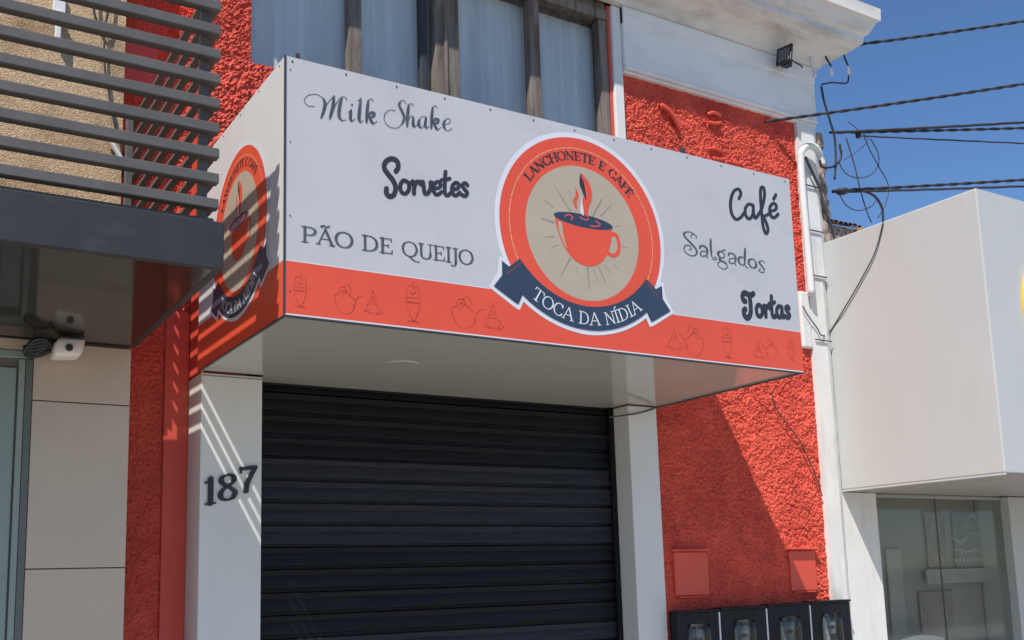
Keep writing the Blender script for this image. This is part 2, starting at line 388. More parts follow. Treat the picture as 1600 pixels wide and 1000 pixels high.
box('plaster_patch', 'white_plaster', SB, 4.12, 4.215, -0.028, 0.05, 3.10, 3.50, 0.012)
for z in (3.62, 3.95, 4.28, 3.16): box('strap', 'cable_thin', SB, 4.225, 4.39, -0.044, -0.036, z, z + 0.006, 0)

# access covers in the rough wall
for x0, x1 in ((2.872, 3.14), (3.85, 4.09)):
    yy = -0.0165
    c = box('access_cover', 'red_smooth', SB, x0, x1, yy, yy + 0.04, 1.465, 1.725, 0.005)
    ledge_depth = 0.030 if x0 > 3.5 else 0.010
    MB().box(x0 - 0.012, x1 + 0.012, yy - ledge_depth, yy + 0.03, 1.728, 1.745).build('added_shade_ledge', 'red_plaster', c, 0.004)  # added ledge, its cast shadow stands in for a recess
    MB().box(x0 + 0.02, x1 - 0.02, yy - 0.006, yy + 0.03, 1.452, 1.462).build('cover_sill', 'red_plaster', c, 0.003)

# remains of raised ornaments, painted over in the same red
def curve(pts, n=10):
    P = [Vector(p) for p in pts]; out = []
    for i in range(len(P) - 1):
        p0, p1, p2, p3 = P[max(i-1, 0)], P[i], P[i+1], P[min(i+2, len(P)-1)]
        for k in range(n):
            t = k / n
            out.append(0.5 * ((2*p1) + (p2-p0)*t + (2*p0-5*p1+4*p2-p3)*t*t + (3*p1-p0-3*p2+p3)*t**3))
    out.append(P[-1]); return out
def tube3(pts, r, n=8): return MB().tube(curve(pts), r, n)
for pts, r in (([(2.965, -0.012, 4.603), (3.02, -0.022, 4.575), (3.065, -0.024, 4.53), (3.105, -0.018, 4.475)], 0.019),
               ([(3.375, -0.012, 4.628), (3.42, -0.02, 4.648), (3.485, -0.016, 4.640)], 0.013), ([(3.385, -0.012, 4.575), (3.43, -0.02, 4.572), (3.482, -0.018, 4.590)], 0.013),
               ([(3.365, -0.010, 4.385), (3.42, -0.018, 4.392), (3.485, -0.014, 4.380)], 0.012), ([(3.40, -0.012, 4.325), (3.45, -0.02, 4.322), (3.50, -0.016, 4.338)], 0.013), ([(3.575, -0.012, 4.330), (3.62, -0.02, 4.325), (3.67, -0.016, 4.352)], 0.013)):
    tube3(pts, r).build('relief_ornament', 'red_smooth', SB, smooth=True)

# ------------------------------------------------------------------ stroke lettering
def serif(x, y, w=14): return ('n', [(x - w, y), (x + w, y)])
def stem(x, h=100): return [('t', [(x, 1), (x, h - 1)])]
CAPS = {
 'I': (34, stem(16) + [serif(16, 2), serif(16, 98)]),
 'P': (68, stem(16) + [serif(16, 2), ('n', [(2, 98), (16, 98)]), ('p', [(16, 97), (42, 97), (60, 86), (62, 72), (54, 56), (38, 49), (16, 49)])]),
 'D': (84, stem(16) + [('n', [(2, 2), (16, 2)]), ('n', [(2, 98), (16, 98)]), ('p', [(16, 97), (44, 96), (66, 78), (72, 50), (66, 22), (44, 4), (16, 3)])]),
 'E': (70, stem(16) + [('n', [(2, 97), (58, 97)]), ('n', [(58, 99), (60, 78)]), ('n', [(16, 52), (44, 52)]), ('n', [(44, 62), (44, 42)]), ('n', [(2, 3), (60, 3)]), ('n', [(60, 1), (63, 24)])]),
 'F': (64, stem(16) + [serif(16, 2), ('n', [(2, 97), (56, 97)]), ('n', [(56, 99), (58, 78)]), ('n', [(16, 52), (42, 52)]), ('n', [(42, 62), (42, 42)])]),
 'O': (88, [('p', [(44, 99), (20, 88), (8, 62), (8, 38), (20, 12), (44, 1), (68, 12), (80, 38), (80, 62), (68, 88), (44, 99)])]),
 'Q': (90, [('p', [(44, 99), (20, 88), (8, 62), (8, 38), (20, 12), (44, 1), (68, 12), (80, 38), (80, 62), (68, 88), (44, 99)]), ('p', [(36, 4), (52, -10), (72, -26), (96, -28)])]),
 'U': (82, [('t', [(16, 98), (16, 34)]), ('p', [(16, 40), (18, 16), (32, 2), (50, 2), (64, 16), (66, 40)]), ('n', [(66, 36), (66, 98)]), serif(16, 98), serif(66, 98, 11)]),
 'J': (38, [('t', [(22, 98), (22, 4)]), ('p', [(22, 8), (20, -12), (8, -24), (-4, -18)]), serif(22, 98)]),
 'A': (82, [('n', [(8, 2), (40, 99)]), ('t', [(40, 99), (72, 2)]), ('n', [(20, 36), (60, 36)]), serif(8, 2, 10), serif(72, 2, 12)]),
 '\u00c3': (82, [('n', [(8, 2), (40, 99)]), ('t', [(40, 99), (72, 2)]), ('n', [(20, 36), (60, 36)]), serif(8, 2, 10), serif(72, 2, 12), ('p', [(22, 112), (32, 122), (46, 114), (58, 122)])]),
 'L': (64, stem(16) + [serif(16, 98), ('n', [(2, 3), (56, 3)]), ('n', [(56, 1), (59, 26)])]),
 'N': (86, [('n', [(15, 2), (15, 98)]), ('t', [(15, 98), (70, 2)]), ('n', [(70, 2), (70, 98)]), serif(13, 2, 10), serif(72, 98, 10), ('n', [(2, 98), (15, 98)])]),
 'C': (76, [('p', [(68, 76), (60, 92), (42, 99), (20, 88), (8, 60), (8, 38), (20, 12), (42, 1), (60, 7), (70, 24)]), ('n', [(68, 98), (69, 74)])]),
 'H': (86, stem(16) + stem(70) + [('n', [(16, 51), (70, 51)]), serif(16, 2), serif(16, 98), serif(70, 2), serif(70, 98)]),
 'T': (76, stem(38) + [serif(38, 2), ('n', [(4, 97), (72, 97)]), ('n', [(4, 99), (2, 78)]), ('n', [(72, 99), (74, 78)])]),
 '1': (44, stem(24) + [serif(24, 2, 16), ('n', [(6, 84), (14, 88), (24, 98)])]),
 '8': (70, [('p', [(34, 99), (14, 92), (10, 76), (22, 60), (42, 46), (58, 28), (52, 8), (34, 1), (14, 8), (8, 26), (18, 44), (40, 58), (54, 74), (50, 92), (34, 99)])]),
 '7': (62, [('n', [(6, 78), (6, 99)]), ('m', [(6, 93), (58, 93)]), ('p', [(58, 93), (40, 58), (28, 28), (25, 2)]), ('t', [(27, 34), (25, 2)])]),
 ' ': (40, []),
}
CAPS['\u00c9'] = (70, CAPS['E'][1] + [('m', [(28, 110), (44, 124)])])
CAPS['\u00cd'] = (34, CAPS['I'][1] + [('m', [(12, 112), (28, 128)])])
_a = [('b', [(40, 44), (22, 50), (6, 34), (6, 10), (20, -2), (36, 14), (40, 46)]), ('b', [(40, 46), (40, 14), (46, 0), (56, 8)])]
_e = [('b', [(6, 22), (30, 28), (36, 42), (24, 51), (8, 38), (6, 14), (20, -1), (42, 12)])]
_s = [('b', [(34, 42), (22, 51), (10, 41), (19, 27), (32, 13), (22, -1), (3, 6)])]
_o = [('b', [(36, 44), (20, 50), (6, 32), (9, 8), (26, -2), (42, 14), (42, 36), (30, 48), (22, 47)]), ('b', [(38, 42), (52, 38)])]
_r = [('b', [(0, 38), (10, 48), (14, 28), (14, 0)]), ('b', [(14, 24), (24, 44), (36, 48), (42, 38)])]
BRUSH = {
 'S': (64, [('B', [(50, 82), (60, 100), (54, 122), (30, 130), (6, 116), (2, 92), (18, 70), (38, 48), (50, 22), (44, -6), (26, -14), (12, -2), (12, 16)])]),
 'o': (50, _o), 'r': (44, _r), 'e': (42, _e), 's': (40, _s), 'a': (56, _a),
 'v': (50, [('b', [(0, 42), (8, 48), (12, 24), (18, 2), (32, 6), (42, 26), (42, 48), (54, 40)])]),
 't': (40, [('b', [(16, 92), (13, 50), (14, 8), (26, -2), (40, 10)]), ('b', [(-4, 58), (16, 60), (36, 66)])]),
 'f': (48, [('b', [(-2, 6), (20, 34), (36, 80), (34, 108), (22, 104), (18, 70), (18, 20), (20, -30), (30, -56), (40, -40), (30, -8), (20, 4), (36, 8), (50, 14)])]),
 '\u00e9': (46, _e + [('b', [(26, 66), (38, 82)])]),
 'C': (60, [('b', [(42, 70), (52, 88), (42, 104), (20, 92), (6, 56), (8, 18), (24, -2), (44, 4), (60, 20)])]),
 'T': (78, [('B', [(18, 62), (4, 66), (0, 84), (12, 98), (32, 94), (52, 90), (72, 98)]), ('B', [(44, 88), (48, 50), (44, 10), (26, -10), (6, -2), (2, 20), (14, 28)])]),
}
PEN = {
 'M': (100, [('h', [(-22, 44), (-46, 46), (-58, 66), (-44, 86), (-16, 92), (6, 80)]), ('c', [(6, 80), (14, 62), (12, 34), (4, 2)]), ('h', [(4, 2), (22, 60), (44, 94)]), ('c', [(44, 94), (42, 50), (34, 2)]),
            ('h', [(34, 2), (54, 66), (72, 92), (86, 92), (88, 82)]), ('c', [(72, 92), (66, 56), (66, 16), (78, 0)]), ('h', [(78, 0), (92, 4)])]),
 'i': (30, [('c', [(8, 46), (7, 14), (13, 0)]), ('h', [(-2, 34), (8, 46)]), ('h', [(13, 0), (24, 10)]), ('c', [(9, 64), (10, 68)])]),
 'l': (28, [('c', [(10, 94), (8, 50), (8, 12), (14, 0)]), ('h', [(14, 0), (24, 8)]), ('h', [(0, 84), (10, 94)])]),
 'k': (50, [('c', [(10, 90), (8, 50), (8, 0)]), ('h', [(10, 90), (20, 98), (28, 88)]), ('c', [(8, 22), (24, 44), (34, 40), (28, 26), (12, 24)]), ('c', [(16, 24), (28, 4), (36, 0)]), ('h', [(36, 0), (46, 10)])]),
 'S': (66, [('h', [(66, 92), (56, 106), (44, 100)]), ('c', [(44, 100), (40, 84), (52, 60), (62, 34), (54, 8)]), ('h', [(54, 8), (34, -10), (6, -6), (-12, 14), (-12, 42), (4, 60), (26, 60)])]),
 'h': (46, [('c', [(10, 90), (8, 50), (8, 0)]), ('h', [(10, 90), (22, 96), (28, 86)]), ('h', [(8, 20), (22, 44), (30, 42)]), ('c', [(30, 42), (31, 12), (36, 0)]), ('h', [(36, 0), (46, 10)])]),
 'a': (48, [('h', [(34, 46), (20, 48), (8, 34)]), ('c', [(8, 34), (6, 14), (14, 0)]), ('h', [(14, 0), (26, 10), (34, 46)]), ('c', [(34, 46), (32, 14), (38, 0)]), ('h', [(38, 0), (48, 10)])]),
 'e': (40, [('h', [(8, 22), (28, 30), (32, 44), (22, 50), (12, 42)]), ('c', [(12, 42), (6, 22), (14, 2)]), ('h', [(14, 2), (28, -1), (40, 12)])]),
 ' ': (36, []),
}
CURL = {
 'S': (74, [('h', [(44, 84), (40, 92), (50, 104), (66, 98), (64, 86)]), ('h', [(66, 98), (44, 112), (20, 108)]), ('c', [(20, 108), (6, 92), (18, 70), (48, 42), (64, 18), (62, -4)]), ('h', [(62, -4), (44, -18), (18, -14), (4, 8), (14, 32), (34, 34), (38, 18), (28, 12)])]),
 'a': (50, [('c', [(6, 34), (10, 48), (24, 54), (38, 46), (42, 28), (38, 8)]), ('h', [(40, 26), (26, 26), (10, 16), (8, 0), (18, -6), (34, 2), (42, -8)]), ('c', [(8, 4), (12, -2)])]),
 'l': (40, [('c', [(12, 104), (10, 60), (12, 10)]), ('h', [(12, 10), (20, -8), (34, -4), (32, 6), (24, 4)])]),
 'g': (50, [('c', [(28, 50), (10, 44), (5, 26), (16, 12)]), ('h', [(16, 12), (32, 18), (36, 36), (26, 50), (34, 62), (44, 62)]), ('c', [(16, 12), (10, 0), (28, -6), (44, -14)]), ('h', [(44, -14), (48, -32), (32, -48), (8, -42), (2, -24), (16, -8)])]),
 'd': (52, [('c', [(30, 48), (12, 42), (5, 22), (14, 4)]), ('h', [(14, 4), (28, 2), (38, 20)]), ('c', [(44, 104), (40, 60), (38, 14)]), ('h', [(38, 14), (42, -4), (52, -6)])]),
 'o': (52, [('c', [(24, 52), (9, 40), (8, 16), (22, 0)]), ('h', [(22, 0), (34, 4)]), ('c', [(34, 2), (44, 18), (42, 40)]), ('h', [(42, 40), (32, 52), (20, 50)])]),
 's': (40, [('h', [(38, 46), (28, 56), (16, 52)]), ('c', [(16, 52), (10, 40), (22, 26), (34, 8)]), ('h', [(34, 8), (30, -8), (14, -12), (6, -2), (14, 6)])]),
}
def sample(pts, n=9):
    if len(pts) == 2: return [Vector((*pts[0], 0)), Vector((*pts[1], 0))]
    return curve([(x, y, 0) for x, y in pts], n)
def stroke(mb, pts, wf, mp, lay):
    "flat ribbon of varying width along a sampled curve, with rounded ends"
    n = len(pts); L = []; Rr = []
    W_ = []
    for i in range(n):
        t = pts[min(i+1, n-1)] - pts[max(i-1, 0)]
        t = t.normalized() if t.length > 1e-9 else Vector((1, 0, 0))
        nm = Vector((-t.y, t.x, 0)); w = wf(t, i / max(1, n-1)) / 2; W_.append((t, nm, w))
        L.append(pts[i] + nm * w); Rr.append(pts[i] - nm * w)
    out = L[:]
    t, nm, w = W_[-1]
    for k in range(1, 4):
        a = math.pi * k / 4; out.append(pts[-1] + nm * w * math.cos(a) + t * w * math.sin(a) * 0.9)
    out += Rr[::-1]
    t, nm, w = W_[0]
    cap0 = [pts[0] - nm * w * math.cos(math.pi*k/4) - t * w * math.sin(math.pi*k/4) * 0.9 for k in range(1, 4)]
    # quads along the ribbon and fans on both caps
    base = len(mb.v)
    for i, (a, b_) in enumerate(zip(L, Rr)): mb.v.append(mp(a.x, a.y, lay + 0.8 * i / n)); mb.v.append(mp(b_.x, b_.y, lay + 0.8 * i / n))
    for i in range(n - 1): mb.f.append((base+2*i, base+2*i+1, base+2*i+3, base+2*i+2))
    e = [mp(q.x, q.y, lay + 0.8) for q in out[n:n+3]]; k0 = len(mb.v); mb.v += e; mb.f.append((base+2*(n-1), base+2*(n-1)+1, k0+2, k0+1, k0))
    e = [mp(q.x, q.y, lay) for q in cap0]; k0 = len(mb.v); mb.v += e; mb.f.append((base, k0+2, k0+1, k0, base+1))
def widths(kind, wt, wn):
    if kind in 'tB': return lambda t, s: wt * (1.25 if kind == 'B' else 1)
    if kind == 'b': return lambda t, s: wt * (0.82 + 0.25 * abs(t.y))
    if kind == 'n': return lambda t, s: wn
    if kind == 'm': return lambda t, s: 0.6 * wt + 0.4 * wn
    if kind == 'p': return lambda t, s: wn + (wt - wn) * abs(t.y) ** 1.6
    if kind == 'h': return lambda t, s: wn
    if kind == 'c': return lambda t, s: wn + (wt - wn) * (math.sin(math.pi * min(max(s, 0.04), 0.96)) ** 0.5) * (0.35 + 0.65 * abs(t.y))
def text(font, word, mp, wt=13, wn=5, track=1.0, total=None):
    mb = MB(); x = 0; lay = 0
    adv = sum(font[c][0] for c in word) * track
    for c in word:
        a, strokes = font[c]
        for kind, pts in strokes:
            sp = [Vector((p.x + x, p.y, 0)) for p in sample(pts)]
            stroke(mb, sp, widths(kind, wt, wn), mp, lay % 6); lay += 1
        x += a * track
    return mb, adv
def words(font, phrase, mp, wt, wn, name, m, parent):
    "every word of a phrase as a mesh of its own"
    x = 0
    for w in phrase.split(' '):
        mb, adv = text(font, w, lambda a, b, l, x=x: mp(a + x, b, l), wt, wn)
        mb.build(name, m, parent); x += adv + font[' '][0]
FY = -1.178
def front(u, v, k): return (u, FY - k, v)
def place(font, word, u0, v0, u1, v1, h, k0, wt, wn, pl=front, slant=0.0, track=1.0, squeeze=None):
    "word on a straight baseline from (u0,v0) to (u1,v1), cap height h"
    adv = sum(font[c][0] for c in word) * track
    L = math.hypot(u1 - u0, v1 - v0); c, s = (u1 - u0) / L, (v1 - v0) / L
    sx = L / adv; sy = h / 100.0
    def mp(x, y, lay):
        a = (x + slant * y) * sx; b = y * sy
        return pl(u0 + a * c - b * s * 0.35, v0 + a * s + b, k0 + 0.0002 * lay)
    return text(font, word, mp, wt, wn, track)[0]

# the house number, cut from black sheet
hn = []
for ch, u, v in (('1', 0.036, 1.972), ('8', 0.105, 1.990), ('7', 0.204, 2.032)):
    mb = MB(); a, st_ = CAPS[ch]; lay = 0
    for kind, pts in st_:
        def mp(x, y, l): return (u + x * 0.00138, -0.006 - 0.0002 * l, v + y * 0.00122 + x * 0.00138 * 0.16)
        stroke(mb, sample(pts), widths(kind, 19, 8), mp, lay); lay += 1
    o = mb.build('number_digit', 'number_black', SB)
    m_ = o.modifiers.new('solid', 'SOLIDIFY'); m_.thickness = 0.005; m_.offset = 0

# ------------------------------------------------------------------ cafe sign box
SG = thing('cafe_sign', (1.4, -0.6, 2.605), 'white and coral projecting cafe sign box with round coffee cup emblem and lettering', 'sign')
ZB, ZT, SW = 2.605, 3.655, 2.80
MB().box(0.0, SW, FY, FY + 0.006, ZB, ZT).build('front_panel', 'sign_white', SG)
fp = SG
MB().box(0.0, 0.006, FY + 0.0065, -0.002, ZB, ZT).build('side_panel', 'side_sunlit_white', SG)
MB().box(SW - 0.006, SW, FY + 0.0065, -0.002, ZB, ZT).build('side_panel', 'side_sunlit_white', SG)
MB().box(0.0065, SW - 0.0065, FY + 0.0065, -0.002, ZT - 0.012, ZT - 0.006).build('top_panel', 'graphite', SG)
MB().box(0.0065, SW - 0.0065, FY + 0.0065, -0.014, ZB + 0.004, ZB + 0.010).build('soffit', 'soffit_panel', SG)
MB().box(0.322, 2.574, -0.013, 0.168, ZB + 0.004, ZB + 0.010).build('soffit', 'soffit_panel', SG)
MB().box(-0.003, 0.004, FY - 0.003, FY + 0.004, ZB - 0.002, ZT + 0.001).build('corner_trim', 'trim_dark', SG)
MB().box(-0.0025, SW + 0.001, FY - 0.0022, FY + 0.010, ZB - 0.006, ZB + 0.0005).build('edge_trim', 'trim_dark', SG)
MB().box(0.006, SW - 0.002, FY - 0.0026, FY - 0.0006, ZB + 0.001, ZB + 0.0065).build('edge_trim', 'halo_white', SG)
MB().box(-0.0022, 0.008, FY + 0.012, -0.003, ZB - 0.005, ZB + 0.0005).build('edge_trim', 'trim_dark', SG)
MB().box(SW - 0.01, SW + 0.0015, FY + 0.012, -0.003, ZB - 0.005, ZB + 0.0005).build('edge_trim', 'trim_dark', SG)
MB().box(0.006, SW - 0.0005, FY - 0.001, FY - 0.0002, ZB + 0.007, 2.8185).build('orange_band', 'coral_print', SG)
MB().box(0.006, SW - 0.0005, FY - 0.0009, FY - 0.0002, 2.819, 2.8225).build('band_edge', 'halo_white', SG)
MB().box(-0.001, -0.0002, FY + 0.006, -0.003, ZB + 0.001, 2.822).build('orange_band', 'coral_print', SG)
# rivets along the top edge and a loose clip
for k in range(13):
    u = 0.03 + k * 0.228 if k else 0.03
    MB().disc((u, FY - 0.0005, ZT - 0.018), (0, -1, 0), 0.0045, 0.002, 10, 0.003).build('rivet', 'trim_dark', SG)
for z in (3.6, 3.3, 3.0, 2.7): MB().disc((0.022, FY - 0.0012, z), (0, -1, 0), 0.003, 0.0015, 8, 0.002).build('rivet', 'trim_dark', SG)
for k in range(5): MB().disc((-0.0005, FY + 0.06 + 0.25 * k, ZT - 0.018), (-1, 0, 0), 0.0045, 0.002, 10, 0.003).build('rivet', 'trim_dark', SG)
MB().box(0.045, 0.062, FY + 0.0, FY + 0.006, ZT, ZT + 0.022).build('clip', 'trim_dark', SG)
MB().box(2.05, 2.075, FY + 0.001, FY + 0.012, ZT, ZT + 0.03).build('clip', 'trim_dark', SG)
dl = MB().disc((0.82, -0.52, ZB + 0.0038), (0, 0, -1), 0.085, 0.004, 28, 0.08).build('downlight', 'soffit_panel', SG)

def art(mb, name, m, parent): return mb.build(name, m, parent)
place(PEN, 'Milk Shake', 0.145, 3.423, 0.745, 3.497, 0.108, 0.0008, 12.0, 2.6, slant=0.10).build('lettering', 'soft_ink', SG)
place(BRUSH, 'Sorvetes', 0.420, 3.163, 0.822, 3.218, 0.112, 0.0008, 16.5, 5, slant=0.08).build('lettering', 'ink_print', SG)
for wd_, ua, ub in (('P\u00c3O', 0.068, 0.2855), ('DE', 0.322, 0.462), ('QUEIJO', 0.4985, 0.838)):
    place(CAPS, wd_, ua, 2.902 + 0.013 * (ua - 0.068), ub, 2.902 + 0.013 * (ub - 0.068), 0.064, 0.0008, 13, 6).build('lettering', 'soft_ink', SG)
place(BRUSH, 'Caf\u00e9', 2.350, 3.362, 2.705, 3.428, 0.150, 0.0008, 12.0, 4, slant=0.05).build('lettering', 'ink_print', SG)
place(CURL, 'Salgados', 2.022, 3.150, 2.575, 3.118, 0.092, 0.0008, 11, 4.5).build('lettering', 'soft_ink', SG)
place(BRUSH, 'Tortas', 2.400, 2.866, 2.735, 2.890, 0.118, 0.0008, 21, 8, slant=0.03).build('lettering', 'ink_print', SG)

# line drawings along the band
GL = [[(10, 70), (14, 96), (26, 100), (34, 90), (42, 100), (52, 92), (54, 70)], [(6, 68), (58, 68)], [(8, 66), (12, 40), (24, 14), (26, 8)], [(56, 66), (52, 40), (40, 14), (38, 8)],
      [(12, 4), (52, 4)], [(26, 8), (38, 8)], [(30, 100), (34, 112)], [(10, 56), (54, 56)], [(20, 84), (30, 78), (42, 86)]]
CU = [[(0, 62), (6, 30), (22, 6), (48, 4), (66, 20), (74, 52)], [(0, 62), (14, 70), (24, 62), (38, 78), (54, 66), (74, 54)], [(14, 70), (20, 90), (34, 94), (44, 80)], [(34, 94), (46, 104), (58, 90), (54, 66)],
      [(74, 50), (84, 66), (96, 70)], [(62, 40), (70, 30), (66, 20)], [(22, 76), (34, 84), (44, 76)]]
IC = [[(4, 30), (14, 8), (34, 2), (54, 8), (62, 26)], [(4, 30), (24, 38), (44, 36), (62, 26)], [(16, 38), (20, 58), (34, 62), (46, 52), (46, 38)], [(24, 60), (30, 80), (40, 76), (42, 60)], [(32, 80), (34, 92)], [(-8, 14), (4, 6), (20, 0)], [(48, 0), (66, 4), (74, 14)], [(22, 48), (32, 52), (40, 46)]]
def doodle(shape, u, v, w, h, flip=False):
    mb = MB()
    for i, pts in enumerate(shape):
        mp = lambda x, y, l: front(u + ((80 - x) if flip else x) / 80 * w, v + y / 100 * h, 0.0014 + 0.0001 * l)
        stroke(mb, sample(pts, 6), lambda t, s: 1.9 + 0.9 * math.sin(9 * s + i), mp, i)
    mb.build('line_drawing', 'line_print', SG)
doodle(GL, 0.03, 2.638, 0.085, 0.122); doodle(CU, 0.205, 2.632, 0.095, 0.118); doodle(IC, 0.335, 2.650, 0.080, 0.105)
doodle(GL, 0.505, 2.630, 0.105, 0.155); doodle(CU, 0.725, 2.630, 0.130, 0.135); doodle(IC, 0.885, 2.645, 0.100, 0.125)
doodle(IC, 1.890, 2.650, 0.110, 0.115); doodle(CU, 1.990, 2.625, 0.130, 0.145, True); doodle(GL, 2.235, 2.632, 0.100, 0.155)
doodle(IC, 2.455, 2.655, 0.075, 0.100); doodle(CU, 2.530, 2.650, 0.085, 0.105, True); doodle(GL, 2.69, 2.660, 0.075, 0.115)

def emblem(pl, cu, cv, sc, side=False):
    "round badge: white halo, coral ring, cream disc with steaming cup, ribbon"
    def P(x, y, k): return pl(cu + x * sc, cv + y * sc, k)
    def arc(r, a0, a1, n): return [(r * math.cos(R(a0 + (a1 - a0) * i / n)), r * math.sin(R(a0 + (a1 - a0) * i / n))) for i in range(n + 1)]
    def poly(name, pts, k, m, par):
        mb = MB(); mb.face([P(x, y, k) for x, y in pts]); return mb.build(name, m, par)
    def ring(name, r0, r1, k, m, par, n=96):
        mb = MB(); mb.loft([[P(x, y, k) for x, y in arc(r, 0, 360, n)[:-1]] for r in (r0, r1)], cap=False); return mb.build(name, m, par)
    # ribbon outlines: centre arc of radius rr about (0, yc)
    rb = lambda r, a: (r * math.cos(R(a)), 0.10 + r * math.sin(R(a)))
    top, bot = 0.445, 0.555
    def band(grow):
        lo_, hi_ = 217.5 - grow * 60, 322.5 + grow * 60
        N = 40
        return [rb(top - grow, lo_ + (hi_ - lo_) * i / N) for i in range(N + 1)] + [rb(bot + grow, hi_ + (lo_ - hi_) * i / N) for i in range(N + 1)]
    def tail(sg, grow):
        pts = [(-0.447, -0.193), (-0.325, -0.265), (-0.310, -0.262), (-0.370, -0.378), (-0.385, -0.372), (-0.492, -0.312), (-0.448, -0.258)]
        c = (-0.40, -0.29)
        o = []
        for x, y in pts:
            d = math.hypot(x - c[0], y - c[1]); f = 1 + grow / d * 1.15
            o.append((sg * -1 * -(c[0] + (x - c[0]) * f) if sg > 0 else -(c[0] + (x - c[0]) * f), c[1] + (y - c[1]) * f))
        return o
    root = poly('emblem', arc(0.477, 0, 360, 96)[:-1], 0.0016, 'halo_white', SG)
    poly('ribbon_outline', band(0.020), 0.0019, 'halo_white', root)
    for sg in (1, -1): poly('ribbon_outline', tail(sg, 0.022), 0.00175, 'halo_white', root)
    ring('ring', 0.318, 0.453, 0.0022, 'coral_print', root)
    poly('disc', arc(0.3195, 0, 360, 96)[:-1], 0.0021, 'cream_print', root)
    mb = MB()
    for i in range(44):                                           # fine broken line round the ring
        a0 = -38 + i * 256 / 44
        mb.loft([[P(x, y, 0.0025) for x, y in arc(r, a0, a0 + 5.1, 3)] for r in (0.400, 0.4045)], cap=False, closed=False)
    mb.build('broken_line', 'dash_print', root)
    # lettering on the ring
    word = 'LANCHONETE E CAF\u00c9'; adv = sum(CAPS[c][0] for c in word); a0, a1 = 146, 38
    def mpa(x, y, l):
        a = R(a0 + (a1 - a0) * x / adv); r = 0.346 + y / 100 * 0.041; return P(r * math.cos(a), r * math.sin(a), 0.0026 + 0.0002 * l)
    words(CAPS, word, mpa, 19, 8, 'lettering', 'ink_print', root)
    # rays
    for a_, r0, r1, w in ((150, .19, .25, .003), (128, .10, .245, .005), (112, .14, .21, .0025), (58, .09, .215, .006), (44, .14, .235, .0035), (18, .19, .225, .002), (172, .165, .235, .0065), (-166, .17, .225, .0035), (-152, .165, .215, .0025),
                          (-122, .15, .26, .005), (-105, .175, .215, .002), (-86, .16, .265, .0055), (-74, .165, .24, .003), (-63, .165, .25, .0045), (-50, .175, .235, .003), (-8, .215, .255, .0025), (75, .14, .21, .002), (-38, .2, .25, .002)):
        d = (math.cos(R(a_)), math.sin(R(a_))); nn = (-d[1], d[0])
        poly('ray', [(d[0]*r0 - nn[0]*w*.5, d[1]*r0 - nn[1]*w*.5), (d[0]*r1 - nn[0]*w*.25, d[1]*r1 - nn[1]*w*.25), (d[0]*r1 + nn[0]*w*.25, d[1]*r1 + nn[1]*w*.25), (d[0]*r0 + nn[0]*w*.5, d[1]*r0 + nn[1]*w*.5)], 0.0025, 'faded_line', root)
    # cup: bowl, handle, coffee, shine, steam
    cupL = [(-0.160, 0.060), (-0.150, 0.005), (-0.128, -0.055), (-0.090, -0.110), (-0.045, -0.144), (0.010, -0.156)]
    cupR = [(0.062, -0.146), (0.105, -0.115), (0.138, -0.065), (0.156, -0.010), (0.164, 0.048)]
    cl = [(q.x, q.y) for q in sample(cupL + cupR, 6)]
    poly('cup', cl, 0.0027, 'coral_print', root)
    mb = MB(); stroke(mb, sample([(0.150, 0.012), (0.185, 0.020), (0.200, -0.020), (0.192, -0.066), (0.160, -0.085), (0.132, -0.075)], 8), lambda t, s: 0.019, lambda x, y, l: P(x, y, 0.00275), 0)
    mb.build('cup_handle', 'coral_print', root)
    poly('shine', [(q.x, q.y) for q in sample([(-0.143, 0.035), (-0.138, -0.01), (-0.118, -0.06), (-0.098, -0.088), (-0.110, -0.05), (-0.118, -0.01), (-0.122, 0.03), (-0.143, 0.035)], 5)[:-1]], 0.0029, 'cream_print', root)
    poly('coffee', [(0.002 + 0.166 * math.cos(t * math.pi / 24), 0.057 + 0.031 * math.sin(t * math.pi / 24) - 0.004 * math.cos(t * math.pi / 24)) for t in range(48)], 0.0030, 'navy_print', root)
    for i, pts in enumerate(([(-0.105, 0.062), (-0.085, 0.074), (-0.06, 0.066), (-0.07, 0.052)], [(-0.02, 0.072), (0.01, 0.064), (0.03, 0.072)], [(0.04, 0.040), (0.08, 0.044), (0.095, 0.058), (0.07, 0.066)])):
        mb = MB(); stroke(mb, sample(pts, 6), lambda t, s: 0.006, lambda x, y, l: P(x, y, 0.0032), 0); mb.build('foam_swirl', 'coral_print', root)
    sm = [(0.010, 0.085), (-0.006, 0.125), (0.006, 0.170), (0.014, 0.215), (-0.006, 0.285), (0.040, 0.250), (0.056, 0.200), (0.046, 0.155), (0.030, 0.120), (0.030, 0.080)]
    poly('steam', [(q.x, q.y) for q in sample(sm, 5)], 0.0033, 'coral_print', root)
    poly('steam', [(q.x, q.y) for q in sample([(-0.008, 0.284), (-0.014, 0.235), (-0.002, 0.205), (0.020, 0.160), (0.018, 0.205), (0.010, 0.245), (-0.008, 0.284)], 5)[:-1]], 0.0035, 'ink_print', root)
    poly('steam', [(q.x, q.y) for q in sample([(-0.040, 0.215), (-0.022, 0.180), (-0.034, 0.145), (-0.034, 0.110), (-0.044, 0.118), (-0.052, 0.145), (-0.038, 0.175), (-0.040, 0.215)], 5)[:-1]], 0.0033, 'coral_print', root)
    poly('steam', [(q.x, q.y) for q in sample([(-0.018, 0.200), (-0.010, 0.150), (-0.016, 0.100), (0.002, 0.085), (-0.002, 0.14), (-0.018, 0.200)], 5)[:-1]], 0.0034, 'pale_print', root)
    # ribbon
    for sg in (1, -1): poly('ribbon_tail', tail(sg, 0.0), 0.0037, 'navy_print', root)
    poly('ribbon', band(0.0), 0.0040, 'navy_print', root)
